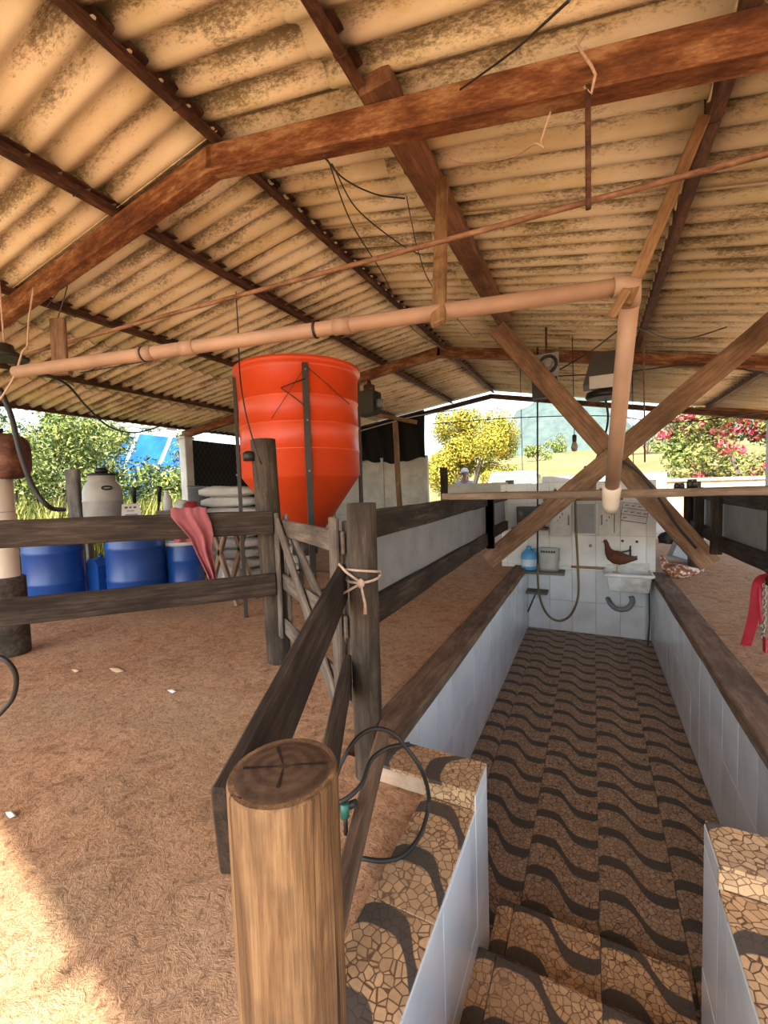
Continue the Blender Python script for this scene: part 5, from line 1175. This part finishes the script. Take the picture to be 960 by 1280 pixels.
def tree(name, label, cat, base, blobs, mat, n, size, seed, flowers=None, trunk=.1, group=None):
    t_ = thing(name, label, cat, base, group)
    stuff(leaves(n, blobfn(blobs), size, seed).build('crown', M[mat], t_, fix=False))
    if flowers: stuff(leaves(flowers[0], blobfn(flowers[1]), flowers[2], seed + 1).build('flowers', M['flower'], t_, fix=False))
    for i, b in enumerate(blobs[:7]):
        p = Vector(b[0]); B = Vector(base); mid = B.lerp(p, .5) + Vector((0, 0, .15 * (p.z - B.z)))
        MB().tube([B + Vector((.05 * math.cos(i), .05 * math.sin(i), -.05)), mid, p], [trunk, trunk * .6, trunk * .2], 8).build('branch', M['bark'], t_)
    return t_
rb = random.Random(4)
# yellow tree
yb = Vector((-6.5, 24.5, -.1)); bl = [((yb.x + rb.uniform(-2.1, 2.1), yb.y + rb.uniform(-1.6, 1.6), rb.uniform(1.3, 5.0)), rb.uniform(.6, 1.15)) for _ in range(26)] + [((yb.x, yb.y, 5.1), .8), ((yb.x + .4, yb.y, 4.6), 1.1), ((yb.x + 2.3, yb.y, 1.7), .7)]
bl = [b for b in bl if abs(b[0][0] - yb.x) < 2.6 - .32 * max(0, b[0][2] - 2)]
tree('tree', 'loose round tree with yellow and orange leaves beyond the concrete trough', 'tree', yb, bl, 'leaf_yel', 26000, .085, 1)
# bougainvillea, low wall in front
bb = Vector((4.2, 15.8, -.1)); bl = [((bb.x + rb.uniform(-1.9, 2.6), bb.y + rb.uniform(-1, 1), rb.uniform(.7, 3.4)), rb.uniform(.5, .9)) for _ in range(34)]
bl = [b for b in bl if b[0][2] < 4.0 - .75 * max(0, bb.x - .6 - b[0][0])] + [((bb.x + 1.5, bb.y + .5, 4.0), .9), ((bb.x + 2.6, bb.y + .5, 4.3), 1.0)]
fb = [((b[0][0] + rb.uniform(-.5, .5), b[0][1] - .5, b[0][2] + rb.uniform(-.3, .4)), rb.uniform(.18, .34)) for b in bl for _ in (0, 1)]
tree('bougainvillea', 'large bougainvillea bush with clusters of pink-red flowers beyond the low wall', 'bush', bb, bl, 'leaf_bou', 17000, .075, 2, (2600, fb, .075))
# bushes on the grass side
for i, (px, y, h, r, lb) in enumerate(((20, 4.6, 3.2, 1.9, 'tall loose green bush on the grass side, behind the brown tank'), (75, 6.2, 3.0, 1.8, 'arching pale green bush on the grass side, behind the keg'), (135, 8.2, 3.2, 2.0, 'wide green bush on the grass side, left of the blue tarp'), (190, 9.0, 2.0, 1.5, 'low green bush in front of the blue tarp'), (35, 9.0, 4.8, 2.6, 'tall open tree at the back of the grass side'), (110, 12.0, 5.2, 2.8, 'tall pale tree far behind the grass-side bushes'))):
    base = ony(px, 640, y); base.z = -.1
    if base.x > -11.5: base = base * ((-11.8 - r * .3) / base.x); base.z = -.1
    bl = [((base.x + rb.uniform(-r, r), base.y + rb.uniform(-r, r), rb.uniform(.3, h)), rb.uniform(.35, .8)) for _ in range(22)]
    tree('bush', lb, 'bush', base, bl, 'leaf_green', 7000, .065 if y < 8.5 else .08, 20 + i, None, .05, 'grass-side bushes')
# tall grass
def grassfn(rr):
    x = rr.uniform(-19, -8.6); y = rr.uniform(-1, 15); return Vector((x, y, -.06)), None
rr = random.Random(5); gm = MB()
for _ in range(34000):
    x = -8.5 - rr.random() ** 1.6 * 12; y = rr.uniform(-1.5, 16); h = rr.uniform(.45, 1.35); a = rr.uniform(0, 6.28); lx, ly = .35 * h * math.cos(a), .35 * h * math.sin(a); wx, wy = .011 * math.sin(a), -.011 * math.cos(a); b = len(gm.v)
    gm.v += [(x - wx, y - wy, -.07), (x + wx, y + wy, -.07), (x + lx * .4 + wx * .8, y + ly * .4 + wy * .8, h * .6), (x + lx * .4 - wx * .8, y + ly * .4 - wy * .8, h * .6), (x + lx, y + ly, h)]
    gm.f += [(b, b + 1, b + 2, b + 3), (b + 3, b + 2, b + 4)]; gm.sm += [False, False]
g = stuff(gm.build('tall_grass', M['grass'], fix=False)); g['label'] = 'tall sunlit grass growing along the open eave side'; g['category'] = 'grass'
o = struct(MB().box(-70, -8.35, -45, 14, -.065, -.045).build('ground_grass', M['pasture']))
# blue tarp tent
tc_ = ony(180, 560, 11.5); tt = thing('tarp_tent', 'bright blue tarp tent with pale stripes beyond the grass', 'tent', (tc_.x, tc_.y, 0))
ap = ony(172, 542, 11.5); wL, wR = ony(128, 590, 11.5), ony(232, 585, 11.5)
for s, nm_ in ((-1, 'front'), (1, 'back')):
    vs = []; N_ = 24
    for i in range(N_ + 1):
        u = i / N_; x = wL.x + (wR.x + 1.5 - wL.x) * u
        ridge = ap.z - .35 * abs(x - ap.x) * (1 if x < ap.x else .45)
        for j in range(9):
            v_ = j / 8; vs.append((x, ap.y + s * 1.8 * v_ + .1 * math.sin(i * 1.7) * v_, ridge - (ridge - .75) * v_ - .22 * math.sin(PI * v_)))
    MB().add(vs, [(i * 9 + j, i * 9 + j + 1, (i + 1) * 9 + j + 1, (i + 1) * 9 + j) for i in range(N_) for j in range(8)], True).build('tarp', M['tarp'], tt, fix=False)
    if s < 0:
        for i0 in (9, 16):
            vs2 = []
            for j in range(9): 
                p = Vector(vs[(i0 + j // 4) * 9 + j]) + Vector((0, -.02, .02)); vs2 += [p, p + Vector((.22, 0, -.02))]
            MB().add(vs2, [(2 * j, 2 * j + 1, 2 * j + 3, 2 * j + 2) for j in range(8)], True).build('stripe', M['tarp_pale'], tt, fix=False)
for x in (wL.x + .2, ap.x, wR.x): MB().tube([(x, ap.y, -.06), (x, ap.y, ap.z - .35 * abs(x - ap.x))], .04, 8).build('pole', M['bark'], tt)
# low eave strip of another roof beyond
o = beam('eave_board', ony(128, 531, 9.4) , ony(215, 536, 8.2), .3, .08, M['slab_wood']); tag(o, 'grey roof edge board of a lean-to beyond the eave column', 'board')
# low walls beyond the pit
lw = struct(MB().box(-1.2, 1.6, 12.0, 12.2, -.06, 1.42).build('wall_low', M['concrete_white']))
lw2 = struct(MB().box(1.75, 4.6, 13.0, 13.18, -.06, 1.18).box(1.72, 4.65, 12.96, 13.22, 1.18, 1.26).build('wall_garden', M['plaster']))
o = beam('gable_board', (1.0, 10.3, 2.94), (3.4, 10.3, 2.86), .05, .12, M['lathe_wood']); 
a_, b_ = ony(836, 512, 10.35), ony(975, 516, 10.35); COL.objects.unlink(o); bpy.data.objects.remove(o)
o = beam('gable_board', a_, b_, .05, .12, M['lathe_wood']); tag(o, 'orange-brown board level across the gable opening in front of the bougainvillea', 'board')
# pickup: side profile extruded across, nose away from the camera
cx_, cy_ = -2.35, 14.6
pk = thing('pickup', 'white pickup truck parked beyond the concrete trough, rear window showing', 'car', (cx_, cy_, 0))
prof = [(-2.3, .45), (2.4, .45), (2.45, .9), (1.55, 1.05), (.9, 1.68), (-.25, 1.72), (-.55, 1.12), (-2.3, 1.1)]
m = MB()
def tf(y, z, s): 
    w_ = .86 - .16 * max(0, (z - 1.05) / .65); return (cx_ + s * w_, cy_ + y, z - .05)
vs = [tf(y, z, -1) for y, z in prof] + [tf(y, z, 1) for y, z in prof]; n = len(prof)
o = m.add(vs, [tuple(range(n)), tuple(range(2 * n - 1, n - 1, -1))] + [(i, i + n, (i + 1) % n + n, (i + 1) % n) for i in range(n)]).build('body', M['car'], pk); md = o.modifiers.new('b', 'BEVEL'); md.width = .05; md.segments = 3
MB().add([(cx_ - .66, cy_ - .60, 1.14), (cx_ + .66, cy_ - .60, 1.14), (cx_ + .60, cy_ - .37, 1.58), (cx_ - .60, cy_ - .37, 1.58), (cx_ - .66, cy_ - .63, 1.14), (cx_ + .66, cy_ - .63, 1.14), (cx_ + .60, cy_ - .40, 1.58), (cx_ - .60, cy_ - .40, 1.58)], [(4, 5, 6, 7), (0, 1, 2, 3), (0, 1, 5, 4), (2, 3, 7, 6), (0, 3, 7, 4), (1, 2, 6, 5)]).build('rear_window', M['glass'], pk)
for s in (-1, 1):
    MB().add([(cx_ + s * .83, cy_ - .3, 1.12), (cx_ + s * .83, cy_ + 1.2, 1.12), (cx_ + s * .74, cy_ + .8, 1.56), (cx_ + s * .74, cy_ - .15, 1.56)], [(0, 1, 2, 3)]).build('side_window', M['glass'], pk)
    for y in (-1.45, 1.5): MB().tube([(cx_ + s * .66, cy_ + y, .33), (cx_ + s * .9, cy_ + y, .33)], .36, 24).build('wheel', M['black'], pk)
    MB().box(cx_ + s * .78 - .07, cx_ + s * .78 + .07, cy_ - 2.38, cy_ - 2.33, .7, .98).build('tail_lamp', M['red'], pk)
MB().box(cx_ - .86, cx_ + .86, cy_ - 2.42, cy_ - 2.3, .36, .52).build('bumper', M['metal_dark'], pk)
# person beyond the trough, head and shoulders showing
pc = ony(581, 620, 11.6); pc.z = -.06
pe = thing('person', 'person in a white cap and lavender shirt standing beyond the concrete trough', 'person', pc)
V = [((0, 0, .95), .14), ((0, 0, 1.15), .135), ((0, 0, 1.36), (.17, .12)), ((0, 0, 1.47), .06), ((.01, -.02, 1.54), .055), ((.02, -.03, 1.64), (.085, .095)), ((.02, -.03, 1.72), .07),
     ((-.2, 0, 1.38), .06), ((-.25, -.03, 1.12), .045), ((-.20, -.2, .98), .035), ((-.16, -.28, 1.0), .035), ((.2, 0, 1.38), .06), ((.26, -.02, 1.12), .045), ((.24, -.14, .92), .035), ((.23, -.2, .86), .035),
     ((-.09, 0, .85), .1), ((-.1, -.02, .48), .07), ((-.1, .02, .08), .05), ((-.1, -.13, .04), .04), ((.09, 0, .85), .1), ((.1, -.02, .48), .07), ((.1, .02, .08), .05), ((.1, -.13, .04), .04)]
E_ = [(0, 1), (1, 2), (2, 3), (3, 4), (4, 5), (5, 6), (2, 7), (7, 8), (8, 9), (9, 10), (2, 11), (11, 12), (12, 13), (13, 14), (0, 15), (15, 16), (16, 17), (17, 18), (0, 19), (19, 20), (20, 21), (21, 22)]
skin_body('body', V, E_, M['skin'], pe)
VS = [((0, 0, .93), .155), ((0, 0, 1.15), .15), ((0, 0, 1.36), (.19, .135)), ((0, 0, 1.45), .075), ((-.2, 0, 1.38), .075), ((-.25, -.02, 1.16), .062), ((.2, 0, 1.38), .075), ((.26, -.02, 1.16), .062)]
skin_body('shirt', VS, [(0, 1), (1, 2), (2, 3), (2, 4), (4, 5), (2, 6), (6, 7)], M['shirt'], pe)
VT = [((0, 0, .93), .15), ((-.09, 0, .85), .112), ((-.1, -.02, .48), .085), ((-.1, .02, .12), .07), ((.09, 0, .85), .112), ((.1, -.02, .48), .085), ((.1, .02, .12), .07)]
skin_body('trousers', VT, [(0, 1), (1, 2), (2, 3), (0, 4), (4, 5), (5, 6)], M['trousers'], pe)
MB().lathe([(.105, 0), (.108, .03), (.09, .09), (.05, .12), (0, .13)], 20, pc + Vector((.02, -.03, 1.67))).prism([(pc.x - .07, pc.y - .11), (pc.x + .11, pc.y - .11), (pc.x + .13, pc.y - .21), (pc.x + .02, pc.y - .24), (pc.x - .08, pc.y - .2)], pc.z + 1.675, pc.z + 1.69, ax=2).build('cap', M['cap'], pe)
for s in (-1, 1): MB().lathe([(.001, -.012), (.012, 0), (.001, .012)], 8, pc + Vector((.02 + s * .035, -.118, 1.635))).build('eye', M['black'], pe)
# far scattered field trees
for k, (px, y, h) in enumerate(((672, 120, 6), (693, 150, 7), (765, 95, 3), (810, 110, 7), (625, 140, 9), (880, 60, 6))):
    b = ony(px, 600, y); b.z = field_h(b.x, b.y); bl = [((b.x + rb.uniform(-h * .5, h * .5), b.y, b.z + rb.uniform(.2, 1) * h * .8), h * .25) for _ in range(8)]
    tree('field_tree', ('round dark tree on the sunlit hill, lower than its neighbour', 'broad dark tree near the top of the sunlit hill', 'small scrub tree on the sunlit hill right of the leaning pipe', 'dark tree on the hill beside the bougainvillea', 'tall dark tree at the hill edge by the yellow tree', 'green tree on the hill behind the bougainvillea')[k], 'tree', b, bl, 'leaf_green', 900, .35, 60 + k, None, .12, 'trees on the far hill')
